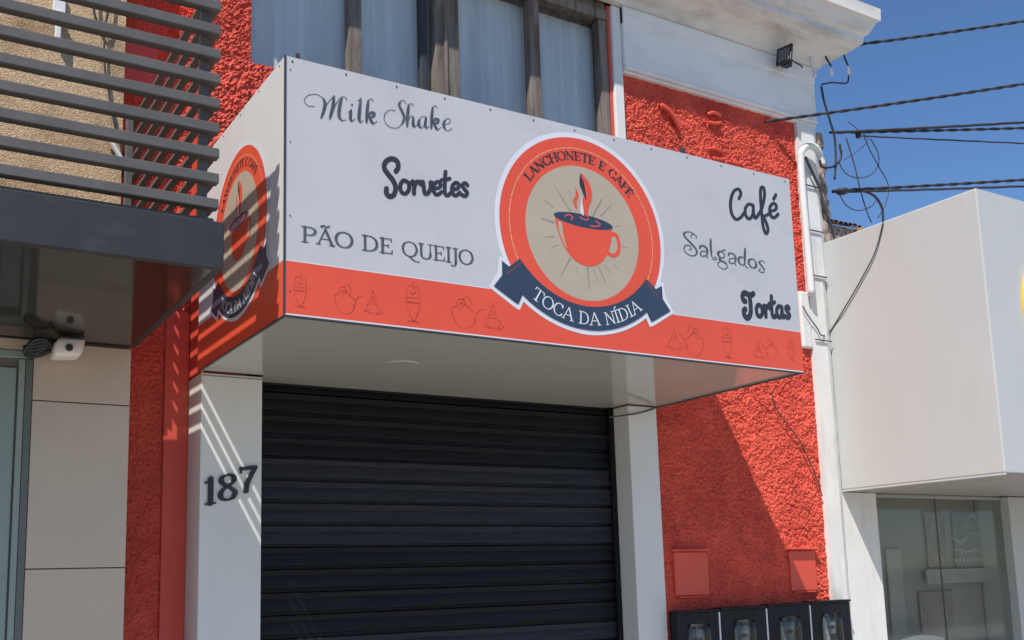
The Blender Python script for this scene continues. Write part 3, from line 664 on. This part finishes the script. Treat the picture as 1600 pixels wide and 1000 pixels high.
    for a_ in (219.5, 320.5):
        p0, p1 = rb(top + .004, a_), rb(bot - .004, a_)
        mb = MB(); stroke(mb, [Vector((*p0, 0)), Vector((*p1, 0))], lambda t, s: 0.0022, lambda x, y, l: P(x, y, 0.0042), 0); mb.build('ribbon_fold', 'line_print', root)
    word = 'TOCA DA N\u00cdDIA'; adv = sum(CAPS[c][0] for c in word); b0, b1 = 235, 307
    def mpb(x, y, l):
        a = R(b0 + (b1 - b0) * x / adv); r = 0.531 - y / 100 * 0.058; return P(r * math.cos(a), 0.10 + r * math.sin(a), 0.0043 + 0.0002 * l)
    words(CAPS, word, mpb, 10.5, 6.5, 'lettering', 'pale_print', root)
    return root
emblem(front, 1.425, 3.145, 1.0)
emblem(lambda u, v, k: (-k - 0.0004, -u, v), 0.615, 3.105, 0.815, True)

# ------------------------------------------------------------------ left-hand building: tiled shopfront, pebbled upper wall
LB = thing('tiled_shop_building', (-2.0, 0.1, 0.0), 'left building with beige tiles, glass door and tan pebbled upper wall', 'building')
box('wall', 'grout', LB, -4.0, -0.312, 0.012, 5.0, 0.0, 2.70, 0)
box('upper_wall', 'tan_render', LB, -4.0, -0.372, 0.0, 5.0, 2.862, 5.4, 0)
zs = [0.004, 0.232, 0.962, 1.692, 2.421, 2.686]
for i in range(5):
    box('tile', 'beige_tile', LB, -0.716, -0.306, 0.0 + random.uniform(-.001, .001), 0.03, zs[i] + 0.002, zs[i+1] - 0.003, 0.002)
    for k in range(3):
        if i < 5: box('tile', 'beige_tile', LB, -3.10 + k * 0.41, -2.694 + k * 0.41, 0.0, 0.03, zs[i] + 0.002, zs[i+1] - 0.003, 0.002)
dr = box('glass_door', 'door_frame_dark', LB, -0.748, -0.719, -0.004, 0.05, 0.0, 2.60, 0.003)
box('door_jamb', 'door_frame', dr, -0.775, -0.750, -0.006, 0.05, 0.0, 2.598, 0.003)
box('door_head', 'door_frame', dr, -1.86, -0.719, -0.004, 0.05, 2.602, 2.636, 0.003)
box('door_head', 'beige_tile', dr, -1.86, -0.719, 0.0, 0.05, 2.638, 2.688, 0.003)
for x0, x1 in ((-0.868, -0.782), (-1.27, -1.19)): box('door_stile', 'door_frame', dr, x0, x1, 0.004, 0.04, 0.05, 2.56, 0.004)
box('door_rail', 'door_frame', dr, -1.19, -0.868, 0.006, 0.04, 2.46, 2.56, 0.004)
box('door_rail', 'door_frame', dr, -1.19, -0.868, 0.006, 0.04, 0.05, 0.22, 0.004)
MB().box(-1.19, -0.868, 0.018, 0.022, 0.22, 2.46).build('pane', 'door_glass', dr)

# dark canopy slab over the shopfront
LC = thing('canopy_slab', (-1.5, -0.7, 2.69), 'flat graphite canopy slab with glossy dark underside below the louvres', 'canopy')
MB().box(-4.0, -0.290, -1.372, -1.342, 2.69, 2.862).build('fascia', 'graphite', LC, 0.004)
MB().box(-0.320, -0.2905, -1.341, -0.004, 2.691, 2.861).build('side_fascia', 'graphite', LC, 0.003)
MB().box(-4.0, -0.321, -1.341, -0.004, 2.692, 2.700).build('soffit', 'dark_soffit', LC)
MB().box(-4.0, -0.321, -1.341, -0.004, 2.846, 2.856).build('top_sheet', 'graphite', LC)

# louvre screen standing on the slab: slats along the front and returning along the side
LV = thing('louvre_screen', (-1.5, -0.7, 2.862), 'dark grey louvre screen of horizontal slats standing on the graphite canopy', 'screen')
z0 = 2.932; pitch = 0.0943
b = MB().box(-3.70, -0.306, -1.355, -1.315, -0.017, 0.019)
front_slat = b.build('slat', 'slat_paint', LV, 0.003, loc=(0, 0, 0)); front_slat.parent = LV
b = MB().box(-0.337, -0.3065, -1.313, 0.21, -0.008, 0.009)
side_slat = b.build('slat', 'slat_paint', LV, 0.003, loc=(0, 0, 0)); side_slat.parent = LV
for k in range(10):
    for src in (front_slat, side_slat):
        o = src if k == 0 else src.copy()
        if k: COL.objects.link(o); o.parent = LV
        off = OFF[LV.name]
        o.location = (-off.x, -off.y + random.uniform(-.001, .001), z0 + k * pitch - off.z)
        o.rotation_euler = (0, random.uniform(-.0006, .0006), 0)
        o.parent = LV
for x, y in ((-0.368, -1.318), (-0.366, -0.06), (-2.0, -1.318), (-3.6, -1.318)):
    box('post', 'slat_paint', LV, x, x + 0.031, y, y + 0.031, 2.858, 3.80, 0.003)
box('base_rail', 'slat_paint', LV, -3.7, -0.31, -1.312, -1.286, 2.863, 2.892, 0.003)

# ------------------------------------------------------------------ right-hand neighbour: white box canopy, glazed shopfront
NB = thing('white_shop_building', (6.5, 0.2, 0.0), 'white neighbouring shop with plain box canopy and dim glass front', 'building')
cx0, cx1 = 4.412, 9.6
MB().box(cx0, cx1, -1.204, -0.0, 2.131, 3.886).build('canopy', 'neighbour_paint', NB, 0.008)
MB().box(cx0 + 0.006, cx1, -1.2075, -1.2045, 2.136, 3.880).build('canopy_front', 'neighbour_front', NB)
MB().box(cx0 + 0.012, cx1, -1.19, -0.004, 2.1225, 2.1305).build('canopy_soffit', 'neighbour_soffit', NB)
box('canopy_lip', 'neighbour_paint', NB, cx0 - 0.002, cx0 + 0.010, -1.206, -0.005, 2.118, 2.1302, 0.002)
box('pillar', 'white_plaster', NB, 4.412, 4.765, -0.002, 0.32, 0.0, 2.121, 0.008)
box('pillar', 'neighbour_paint', NB, 6.36, 6.95, 0.03, 0.33, 0.0, 2.121, 0.006)
box('wall', 'interior_wall', NB, 4.43, 9.6, 3.2, 3.3, 0.0, 3.4, 0)
box('wall', 'interior_wall', NB, 4.43, 4.6, 0.33, 3.2, 0.0, 3.4, 0)
box('wall', 'interior_wall', NB, 9.5, 9.6, 0.0, 3.2, 0.0, 3.4, 0)
box('wall', 'neighbour_paint', NB, 6.95, 9.5, 0.03, 0.33, 0.0, 2.121, 0)
box('ceiling', 'interior_wall', NB, 4.6, 9.5, 0.05, 3.2, 2.45, 2.52, 0)
box('upper_wall', 'neighbour_paint', NB, 4.43, 9.6, 0.0, 0.3, 2.13, 3.5, 0)
box('floor', 'interior_wall', NB, 4.6, 9.5, 0.33, 3.2, -0.02, 0.012, 0)
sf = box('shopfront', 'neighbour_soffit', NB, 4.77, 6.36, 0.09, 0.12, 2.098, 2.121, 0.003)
for x0, x1 in ((4.768, 5.548), (5.556, 6.358)): MB().box(x0, x1, 0.10, 0.108, 0.02, 2.097).build('pane', 'shop_glass', sf)
box('pane_joint', 'trim_grey', sf, 5.5495, 5.5545, 0.098, 0.110, 0.02, 2.097, 0)
def flat(name, m, x0, y0, x1, y1, Y, label, cat, t=0.015):
    a, c = at(x0, y0, Y), at(x1, y1, Y)
    o = MB().box(min(a.x, c.x), max(a.x, c.x), Y, Y + t, min(a.z, c.z), max(a.z, c.z)).build(name, m, None, 0.003, loc=(a.x, Y, min(a.z, c.z)))
    return tag(o, label, cat)
# added partition for the posters, close behind the glass to catch daylight
YP = 0.30
a, c = at(1400, 760, YP), at(1580, 1040, YP)
box('partition', 'interior_wall', NB, 4.78, 6.34, YP + 0.02, YP + 0.08, 0.013, 2.44, 0)
flat('poster', 'poster_dark', 1487, 800, 1555, 886, YP, 'dark poster with pale emblem behind the shop glass', 'poster')
pA = at(1487, 886, YP); pB = at(1555, 800, YP); w_, h_ = pB.x - pA.x, pB.z - pA.z
pe = thing('poster_emblem', (pA.x, YP, pA.z), 'pale arched emblem printed on the dark poster behind glass', 'emblem')
mb = MB()
for i, pts in enumerate(([(30, 70), (40, 76), (50, 70)], [(44, 88), (50, 94), (56, 88)], [(66, 74), (76, 78), (86, 70)], [(8, 52), (20, 44), (30, 50)], [(24, 40), (38, 56), (54, 60), (70, 54), (84, 40)], [(30, 26), (50, 30), (72, 26)], [(10, 30), (24, 30), (20, 22)])):
    stroke(mb, sample(pts, 6), lambda t, s: 4.0, lambda x, y, l: (pA.x + x / 100 * w_, YP - 0.0035 - 0.0001 * l, pA.z + y / 100 * h_), i)
mb.build('arches', 'poster_pale', pe)
mb = MB()
for k in range(11): mb.box(pA.x + w_ * (0.06 + 0.08 * k), pA.x + w_ * (0.115 + 0.08 * k), YP - 0.004, YP - 0.001, pA.z + h_ * 0.08, pA.z + h_ * 0.15)
mb.build('caption_bar', 'poster_pale', pe)
flat('shelf_strip', 'poster_pale', 1448, 890, 1562, 908, YP - 0.03, 'pale horizontal strip below the dark poster behind glass', 'shelf')
flat('poster', 'poster_red', 1436, 925, 1494, 985, YP, 'brownish red poster low behind the shop glass', 'poster')
flat('poster', 'poster_red', 1444, 800, 1482, 886, YP, 'dark reddish panel left of the pale emblem poster', 'poster')
flat('interior_door', 'poster_pale', 1384, 858, 1428, 1100, YP + 0.0, 'grey interior door panel behind left pane of shop glass', 'door')
q0 = at(1388, 1002, 0.2)
tb = thing('white_counter', (q0.x, 0.2, 0.0), 'white curved counter top at the bottom of the shop glass', 'counter')
b = MB(); N_ = 20
pts = [(q0.x + 0.55 * i / N_, q0.z + 0.03 * math.sin(math.pi * i / N_)) for i in range(N_ + 1)]
b.loft([[(x, y, z) for x, z in pts] + [(x, y, z - 0.035) for x, z in reversed(pts)] for y in (0.14, 0.30)])
b.build('counter_top', 'white_plastic', tb, smooth=False)
box('counter_body', 'interior_wall', tb, q0.x + 0.05, q0.x + 0.5, 0.16, 0.28, 0.013, q0.z - 0.036, 0.004)
ys = thing('yellow_sign', (5.178, -1.21, 3.17), 'round yellow sign on the white canopy front, cut by right frame edge', 'sign')
MB().disc((5.178, -1.2085, 3.17), (0, -1, 0), 0.42, 0.02, 48).build('disc', 'yellow_sign', ys)
MB().disc((5.178, -1.229, 3.17), (0, -1, 0), 0.30, 0.004, 48).build('dark_centre', 'trim_dark', ys)

# ------------------------------------------------------------------ old tiled roof seen in the gap behind
HB = thing('old_tiled_house', (9.5, 9.0, 0.0), 'old mossy tiled roof showing in the gap above the white canopy', 'house')
pr = at(1306, 345, 8.0); pq = at(1352, 352, 8.0)
zr = pr.z + 0.52
box('wall', 'broken_plaster', HB, pr.x - 2.5, pq.x + 0.02, 8.16, 13.0, 0.0, zr - 0.53, 0)
MB().face([(pr.x - 2.8, 8.1, zr - 0.5), (pq.x + 0.15, 8.1, zr - 0.52), (pq.x + 0.15, 9.2, zr), (pr.x - 2.8, 9.2, zr)]).build('roof', 'roof_tile', HB)
tile0 = None
for r in range(6):
    for k in range(24):
        x = pr.x - 0.6 + k * 0.105 * 1.3
        if x > pq.x - 0.02: break
        y = 8.06 + r * 0.19; z = zr - 0.51 + r * 0.083
        if tile0 is None:
            b = MB(); ring = lambda yy, zz: [(0.055 * math.cos(math.pi * i / 6), yy, zz + 0.05 * math.sin(math.pi * i / 6)) for i in range(7)]
            b.loft([ring(0, 0), ring(0.24, 0.105)], cap=False, closed=False)
            tile0 = b.build('roof_tile', 'roof_tile', HB, loc=(0, 0, 0)); o = tile0
        else:
            o = tile0.copy(); COL.objects.link(o)
            o.parent = HB
        hb = OFF[HB.name]
        o.location = (x - hb.x, y - hb.y, z - hb.z + random.uniform(-.012, .012)); o.rotation_euler.z = random.uniform(-.06, .06)
MB().box(pq.x - 0.13, pq.x + 0.04, 8.0, 8.15, zr - 0.95, zr - 0.53).build('gable_edge', 'roof_ochre', HB, 0.02)

# ------------------------------------------------------------------ electricity meters under the rough wall
ED = [2.797, 3.146, 3.543, 3.932, 4.315]
lensm = ['meter_grey', 'meter_grey', 'meter_teal', 'meter_dark']
mlabel = ['black electricity meter box next to the white pillar, leftmost of four', 'black electricity meter box, second from the white pillar', 'black electricity meter box with greenish window, third from the white pillar', 'black electricity meter box at the right end below the white pilaster']
for k in range(4):
    x0, x1 = ED[k] + 0.010, ED[k+1] - 0.010; xc = (x0 + x1) / 2; zt = 1.366 + 0.006 * k
    t = thing('meter_box', (xc, -0.08, zt - 0.5), mlabel[k], 'meter box', 'electricity meters in a row')
    b = MB(); ox, ozt, ozb = 0.085, zt - 0.07, zt - 0.38
    # casing as four borders round a window opening, plus a back
    b.box(x0, x1, -0.02, 0.0 - 0.016, zt - 0.5, zt)
    b.box(x0, xc - ox, -0.085, -0.021, zt - 0.5, zt); b.box(xc + ox, x1, -0.085, -0.021, zt - 0.5, zt)
    b.box(xc - ox, xc + ox, -0.0845, -0.021, ozt, zt - 0.001); b.box(xc - ox, xc + ox, -0.0845, -0.021, zt - 0.499, ozb)
    b.build('casing', 'meter_black', t, 0.006)
    box('lid', 'meter_black', t, x0 - 0.006, x1 + 0.006, -0.095, -0.02, zt + 0.001, zt + 0.014, 0.004)
    lz = MB(); N_ = 20                                             # bulged rounded lens
    def rr(s, y): return [(xc + s * (ox + 0.008) * math.copysign(abs(math.cos(2*math.pi*i/N_)) ** .45, math.cos(2*math.pi*i/N_)), y, (ozt + ozb) / 2 + s * ((ozt - ozb) / 2 + .008) * math.copysign(abs(math.sin(2*math.pi*i/N_)) ** .45, math.sin(2*math.pi*i/N_))) for i in range(N_)]
    lz.loft([rr(1.0, -0.0855), rr(0.96, -0.098), rr(0.86, -0.105), rr(0.4, -0.107)])
    lz.build('window', 'meter_glass', t, smooth=True)
    mt = box('meter', lensm[k], t, xc - 0.065, xc + 0.065, -0.070, -0.022, ozb + 0.02, ozt - 0.03, 0.012)
    box('dial', 'pale_print' if k != 2 else 'meter_grey', mt, xc - 0.045, xc + 0.04, -0.074, -0.0705, ozt - 0.13, ozt - 0.055, 0.002)
    box('counter', 'trim_dark', mt, xc - 0.035, xc + 0.03, -0.0765, -0.0743, ozt - 0.10, ozt - 0.078, 0)
    box('name_plate', 'meter_grey', mt, xc - 0.04, xc + 0.05, -0.074, -0.0705, ozb + 0.05, ozb + 0.11, 0.002)
for k in range(3):
    x = ED[k+1]
    tag(MB().box(x - 0.0065, x + 0.0065, -0.083, -0.02, 0.87, 1.362 + 0.006 * k).build('meter_spacer', 'white_plastic', None, 0.002, loc=(x, -0.1, 0.87)),
        ['pale upright strip between first and second meter box', 'pale upright strip between second and third meter box', 'pale upright strip between third and fourth meter box'][k], 'strip', 'pale strips between meters')
tag(MB().box(2.80, 4.312, -0.085, -0.016, 0.80, 0.864).build('meter_shelf', 'meter_black', None, 0.004, loc=(3.4, -0.08, 0.8)), 'black support rail under the row of meter boxes', 'rail')

# ------------------------------------------------------------------ security camera under the left canopy
SC = thing('security_camera', (-0.60, -0.10, 2.69), 'white wedge-shaped security camera under the dark canopy', 'camera')
b = MB()
b.loft([[(-0.630, -0.165, 2.680), (-0.528, -0.150, 2.684), (-0.528, -0.06, 2.684), (-0.630, -0.05, 2.680)],
        [(-0.655, -0.180, 2.655), (-0.532, -0.165, 2.668), (-0.532, -0.05, 2.668), (-0.655, -0.04, 2.655)],
        [(-0.660, -0.175, 2.590), (-0.545, -0.165, 2.600), (-0.545, -0.05, 2.600), (-0.660, -0.04, 2.590)]])
b.build('body', 'camera_white', SC, 0.018, True)
MB().disc((-0.600, -0.1700, 2.630), (0.08, -1, -0.05), 0.017, 0.012, 20, 0.014).build('lens', 'black_plastic', SC)
b = MB(); b.disc((-0.57, -0.10, 2.6915), (0, 0, -1), 0.045, 0.010, 20, 0.04); b.build('mount', 'black_plastic', SC)
b = MB()
for i in range(5):
    b.tube(curve([(-0.655, -0.10, 2.64 + 0.004 * i), (-0.69, -0.13 + .012 * i, 2.665 - .008 * i), (-0.735, -0.11 + 0.01 * i, 2.66 - 0.012 * i), (-0.765, -0.09, 2.615 + 0.006 * i), (-0.74, -0.06, 2.60), (-0.69, -0.05 + .01 * i, 2.622), (-0.66, -0.08, 2.63)], 6), 0.009, 6)
b.build('cable_coil', 'black_plastic', SC, smooth=True)

# ------------------------------------------------------------------ floodlight on the fascia
fl = at(1232, 88, -0.16)
FL = thing('floodlight', (fl.x, fl.y, fl.z), 'small black floodlight on the white fascia under the cornice', 'floodlight')
def obx(name, m, parent, c, sx, sy, sz, rz=0, rx=0, bevel=0.004):
    Mx = Matrix.Translation(c) @ Matrix.Rotation(rz, 4, 'Z') @ Matrix.Rotation(rx, 4, 'X')
    b = MB().box(-sx/2, sx/2, -sy/2, sy/2, -sz/2, sz/2); b.v = [tuple(Mx @ Vector(v)) for v in b.v]
    return b.build(name, m, parent, bevel)
rz_ = R(-78)
obx('housing', 'black_plastic', FL, fl + Vector((-0.04, 0, 0)), 0.12, 0.020, 0.14, rz_, R(-14))
obx('lamp_glass', 'meter_dark', FL, fl + Vector((-0.050, -0.0055, -0.003)), 0.085, 0.006, 0.10, rz_, R(-14), 0.002)
for i in range(5): obx('fin', 'black_plastic', FL, fl + Vector((-0.012, 0.018, -0.05 + 0.025 * i)), 0.08, 0.045, 0.007, rz_, R(-14), 0.001)
obx('bracket', 'black_plastic', FL, fl + Vector((0.04, 0.05, -0.01)), 0.11, 0.018, 0.022, R(50))
obx('driver_box', 'black_plastic', FL, fl + Vector((0.012, 0.03, -0.005)), 0.05, 0.06, 0.11, rz_)
MB().tube(curve([fl + Vector((0.03, 0.02, 0.02)), fl + Vector((0.10, 0.05, 0.012)), fl + Vector((0.17, 0.06, 0.01)), fl + Vector((0.24, 0.09, 0.02))]), 0.006, 6).build('lead', 'black_plastic', FL, smooth=True)

# ------------------------------------------------------------------ conduit and cables
cdp = [at(1268, 462, -0.06), at(1261, 380, -0.06), at(1254, 300, -0.06), at(1251, 252, -0.06), at(1253, 236, -0.07), at(1262, 228, -0.08), at(1274, 231, -0.09), at(1281, 243, -0.09), at(1285, 258, -0.09)]
tag(MB().tube(curve(cdp, 6), 0.026, 10).build('service_conduit', 'white_plastic', None, smooth=True, loc=tuple(cdp[0])), 'white gooseneck conduit pipe on the pilaster right of the sign', 'pipe')
def cable(name, pts, r, label, cat='cable', group=None, m='cable_black', n=6, sm=8):
    c = curve([tuple(p) for p in pts], sm)
    return tag(MB().tube(c, r, n).build(name, m, None, smooth=True, loc=tuple(c[0])), label, cat, group)
def span(name, p0, exit_px, sag, label, strands=2, rad=0.0072, tw=0.0058, pitch=0.20, far=(9.6, -3.4)):
    "twisted overhead cable from the facade to the street, passing the pixel where it leaves the frame"
    p0 = Vector(p0); d = Vector((far[0] - p0.x, far[1] - p0.y, 0))
    r = _RM @ Vector(((exit_px[0] - PPX) / FPX, -(exit_px[1] - PPY) / FPX, -1)); C = Vector(CAM_LOC)
    den = r.x * d.y - r.y * d.x; t = ((p0.x - C.x) * d.y - (p0.y - C.y) * d.x) / den
    e = C + r * t; s1 = ((e - p0).xy.length) / d.xy.length
    slope = (e.z - p0.z + sag * 4 * s1 * (1 - s1)) / s1
    b = MB(); N_ = 260; Ln = d.length
    cen = [p0 + d * s + Vector((0, 0, slope * s - sag * 4 * s * (1 - s))) for s in [(i / N_) for i in range(N_ + 1)]]
    sd = Vector((-d.y, d.x, 0)).normalized()
    for q in range(strands):
        path = []
        for i, c in enumerate(cen):
            a = 2 * math.pi * (i / N_ * Ln / pitch + q / strands); path.append(c + sd * tw * math.cos(a) + Vector((0, 0, tw * math.sin(a))))
        b.tube(path, rad, 5)
    return tag(b.build(name, 'cable_black', None, smooth=True, loc=tuple(p0)), label, 'cable', 'overhead cables crossing the sky')
span('overhead_cable', at(1290, 76, -0.05), (1600, 33), 0.10, 'topmost twisted overhead cable leaving below the cornice', 2)
span('overhead_cable', at(1195, 190, -0.02), (1600, 131), 0.08, 'second twisted overhead cable, starting on the upper red panel', 2, far=(9.6, -3.4))
span('overhead_cable', at(1296, 207, -0.03), (1600, 191), 0.06, 'third overhead cable, upper of the pair above the loops', 1, rad=0.010, tw=0.001)
span('overhead_cable', at(1300, 207, -0.03), (1600, 200), 0.07, 'fourth overhead cable, running just under the third', 2, rad=0.006)
span('overhead_cable', at(1340, 212, -0.10), (1600, 224), 0.04, 'thin fifth overhead cable starting at the dark splice', 1, rad=0.006, tw=0.001)
span('overhead_cable', at(1300, 298, -0.03), (1600, 281), 0.05, 'sixth overhead cable, upper of lowest pair over white canopy', 2, rad=0.007)
span('overhead_cable', at(1300, 300, -0.03), (1600, 291), 0.06, 'lowest overhead cable passing just above the white canopy', 1, rad=0.009, tw=0.001)
YW = -0.12
def wire(pxs, r, label, name='drop_wire', m='cable_thin', Y=YW, grp='loose wires at the corner'): return cable(name, [at(x, y, Y + 0.0) for x, y in pxs], r, label, 'wire', grp, m, 5, 8)
wire([(1283, 135), (1288, 160), (1297, 190), (1304, 215), (1306, 245), (1304, 280)], 0.0085, 'thick black wire hanging down the building corner', m='cable_black')
wire([(1284, 132), (1300, 129), (1312, 130), (1324, 129), (1326, 118)], 0.006, 'black wire joining two white connectors below the top cable', m='cable_black')
wire([(1318, 73), (1319, 88), (1325, 102)], 0.007, 'short black wire from top cable to right white connector', m='cable_black')
wire([(1286, 80), (1292, 92), (1299, 104)], 0.007, 'short black wire from cornice to left white connector', m='cable_black')
wire([(1281, 250), (1284, 260), (1294, 262), (1306, 258), (1314, 245), (1312, 225)], 0.0085, 'black wire curling out of the white gooseneck conduit', m='cable_black')
wire([(1360, 216), (1372, 240), (1371, 262), (1352, 277), (1326, 274), (1312, 255), (1316, 236)], 0.004, 'large loose wire loop hanging below the third cable')
wire([(1350, 214), (1362, 240), (1374, 262), (1388, 290), (1384, 318), (1372, 340)], 0.004, 'long thin wire hanging from splice to the white canopy')
wire([(1322, 215), (1336, 262), (1345, 300), (1356, 335), (1362, 348)], 0.005, 'twisted thin wire falling between the cable pairs')
wire([(1318, 298), (1345, 298), (1366, 306), (1378, 325), (1380, 346)], 0.009, 'thick wire bending from lowest splice down to canopy edge', m='cable_black')
wire([(1312, 305), (1324, 322), (1342, 329), (1362, 322), (1370, 310)], 0.004, 'small thin wire loop under the lowest cable pair')
wire([(1325, 190), (1340, 202), (1356, 218), (1340, 236), (1318, 250)], 0.003, 'very thin curled wire between upper splice and corner')
cable('drop_wire', [at_x(1380, 346, 4.40), at_x(1368, 392, 4.40), at_x(1346, 436, 4.40), at_x(1318, 484, 4.40), at_x(1296, 519, 4.40), at(1284, 524, -0.05), at(1277, 513, -0.045), at(1262, 492, -0.045), at(1254, 478, -0.045)], 0.0045, 'grey wire running diagonally down the white canopy side', 'wire', 'loose wires at the corner', 'cable_thin')
cable('drop_wire', [at(1258, 245, -0.065), at(1272, 275, -0.06), at(1282, 298, -0.06), at(1285, 320, -0.05), at(1296, 345, -0.04), at(1304, 372, -0.03)], 0.010, 'grey wire slanting down the white pilaster', 'wire', 'loose wires at the corner', 'cable_thin')
def blob(name, px, Y, rx, rz2, label, cat, m, grp=None, tilt=0):
    c = at(*px, Y); b = MB(); n = 8; rings = []
    for i in range(n + 1):
        a = math.pi * i / n; rad = max(0.12, math.sin(a) ** 0.6) * rx
        rings.append([c + Vector((rad * math.cos(2*math.pi*k/10) + tilt * math.cos(a) * rz2, rad * math.sin(2*math.pi*k/10), math.cos(a) * rz2)) for k in range(10)])
    b.loft(rings); return tag(b.build(name, m, None, smooth=True, loc=tuple(c)), label, cat, grp)
blob('cable_connector', (1299, 113), YW, 0.013, 0.034, 'left white capsule connector hanging against the sky', 'connector', 'white_plastic', 'white cable connectors')
blob('cable_connector', (1326, 110), YW, 0.013, 0.034, 'right white capsule connector hanging against the sky', 'connector', 'white_plastic', 'white cable connectors')
blob('cable_connector', (1273, 117), -0.10, 0.014, 0.020, 'white connector at end of white strap on the fascia', 'connector', 'white_plastic', 'white cable connectors')
cable('strap', [at(1267, 80, -0.09), at(1268, 96, -0.09), at(1272, 112, -0.10)], 0.010, 'white strap hanging from the cornice end', 'strap', None, 'white_plastic')
blob('cable_splice', (1341, 210), YW, 0.022, 0.030, 'dark splice on the third overhead cable', 'splice', 'cable_black', 'cable splices')
blob('cable_splice', (1316, 299), YW, 0.045, 0.022, 'dark splice at the start of lowest cable pair', 'splice', 'cable_black', 'cable splices')
blob('cable_splice', (1281, 288), -0.06, 0.020, 0.036, 'dark grey splice on the white pilaster', 'splice', 'cable_thin', 'cable splices')
# thin cables clipped to the shop front
cable('wall_wire', [at(1205, 612, -0.025), at(1214, 640, -0.026), at(1234, 668, -0.025), at(1250, 690, -0.026), at(1268, 728, -0.025), at(1285, 775, -0.025)], 0.004, 'thin dark wire running down the sunlit rough red wall', 'wire', None, 'cable_thin')
cable('wall_wire', [at(952, 652, -0.02), at(975, 649, -0.02), at(1000, 645, -0.02), at(1023, 638, -0.02)], 0.0045, 'thin dark wire across the head of the right pillar', 'wire', None, 'cable_thin')
# bits on the pebbled wall behind the louvres
wb = thing('wall_bracket', (-0.67, -0.02, 4.2), 'white bracket on the pebbled wall behind the louvres', 'bracket')
box('plate', 'white_plastic', wb, -0.70, -0.645, -0.02, -0.001, 4.225, 4.33, 0.004)
box('arm', 'white_plastic', wb, -0.69, -0.665, -0.05, -0.021, 4.10, 4.24, 0.004)
cable('hanging_wire', [(-0.60, -0.03, 4.9), (-0.535, -0.03, 4.5), (-0.52, -0.03, 4.27), (-0.47, -0.03, 4.24), (-0.455, -0.03, 4.5), (-0.46, -0.03, 4.9)], 0.006, 'dark wire loop hanging in front of the pebbled wall', 'wire', None, 'cable_black')
cable('hanging_wire', [(-0.47, -0.02, 4.22), (-0.468, -0.02, 4.05), (-0.44, -0.02, 3.88), (-0.42, -0.02, 3.78), (-0.395, -0.02, 3.66)], 0.005, 'thin dark wire trailing down the pebbled wall edge', 'wire', None, 'cable_black')
tag(MB().tube([(-0.445, -0.03, 3.68), (-0.38, -0.03, 3.58)], 0.012, 8).build('wooden_stick', 'white_plastic', None, loc=(-0.41, -0.03, 3.63)), 'pale short stick leaning on the pebbled wall behind slats', 'stick')
tag(MB().tube([(-0.345, 0.02, 2.87), (-0.345, 0.02, 3.72)], 0.014, 8).build('drain_pipe', 'pillar_panel', None, loc=(-0.345, 0.02, 2.87)), 'grey thin pipe between pebbled and red walls behind louvres', 'pipe')
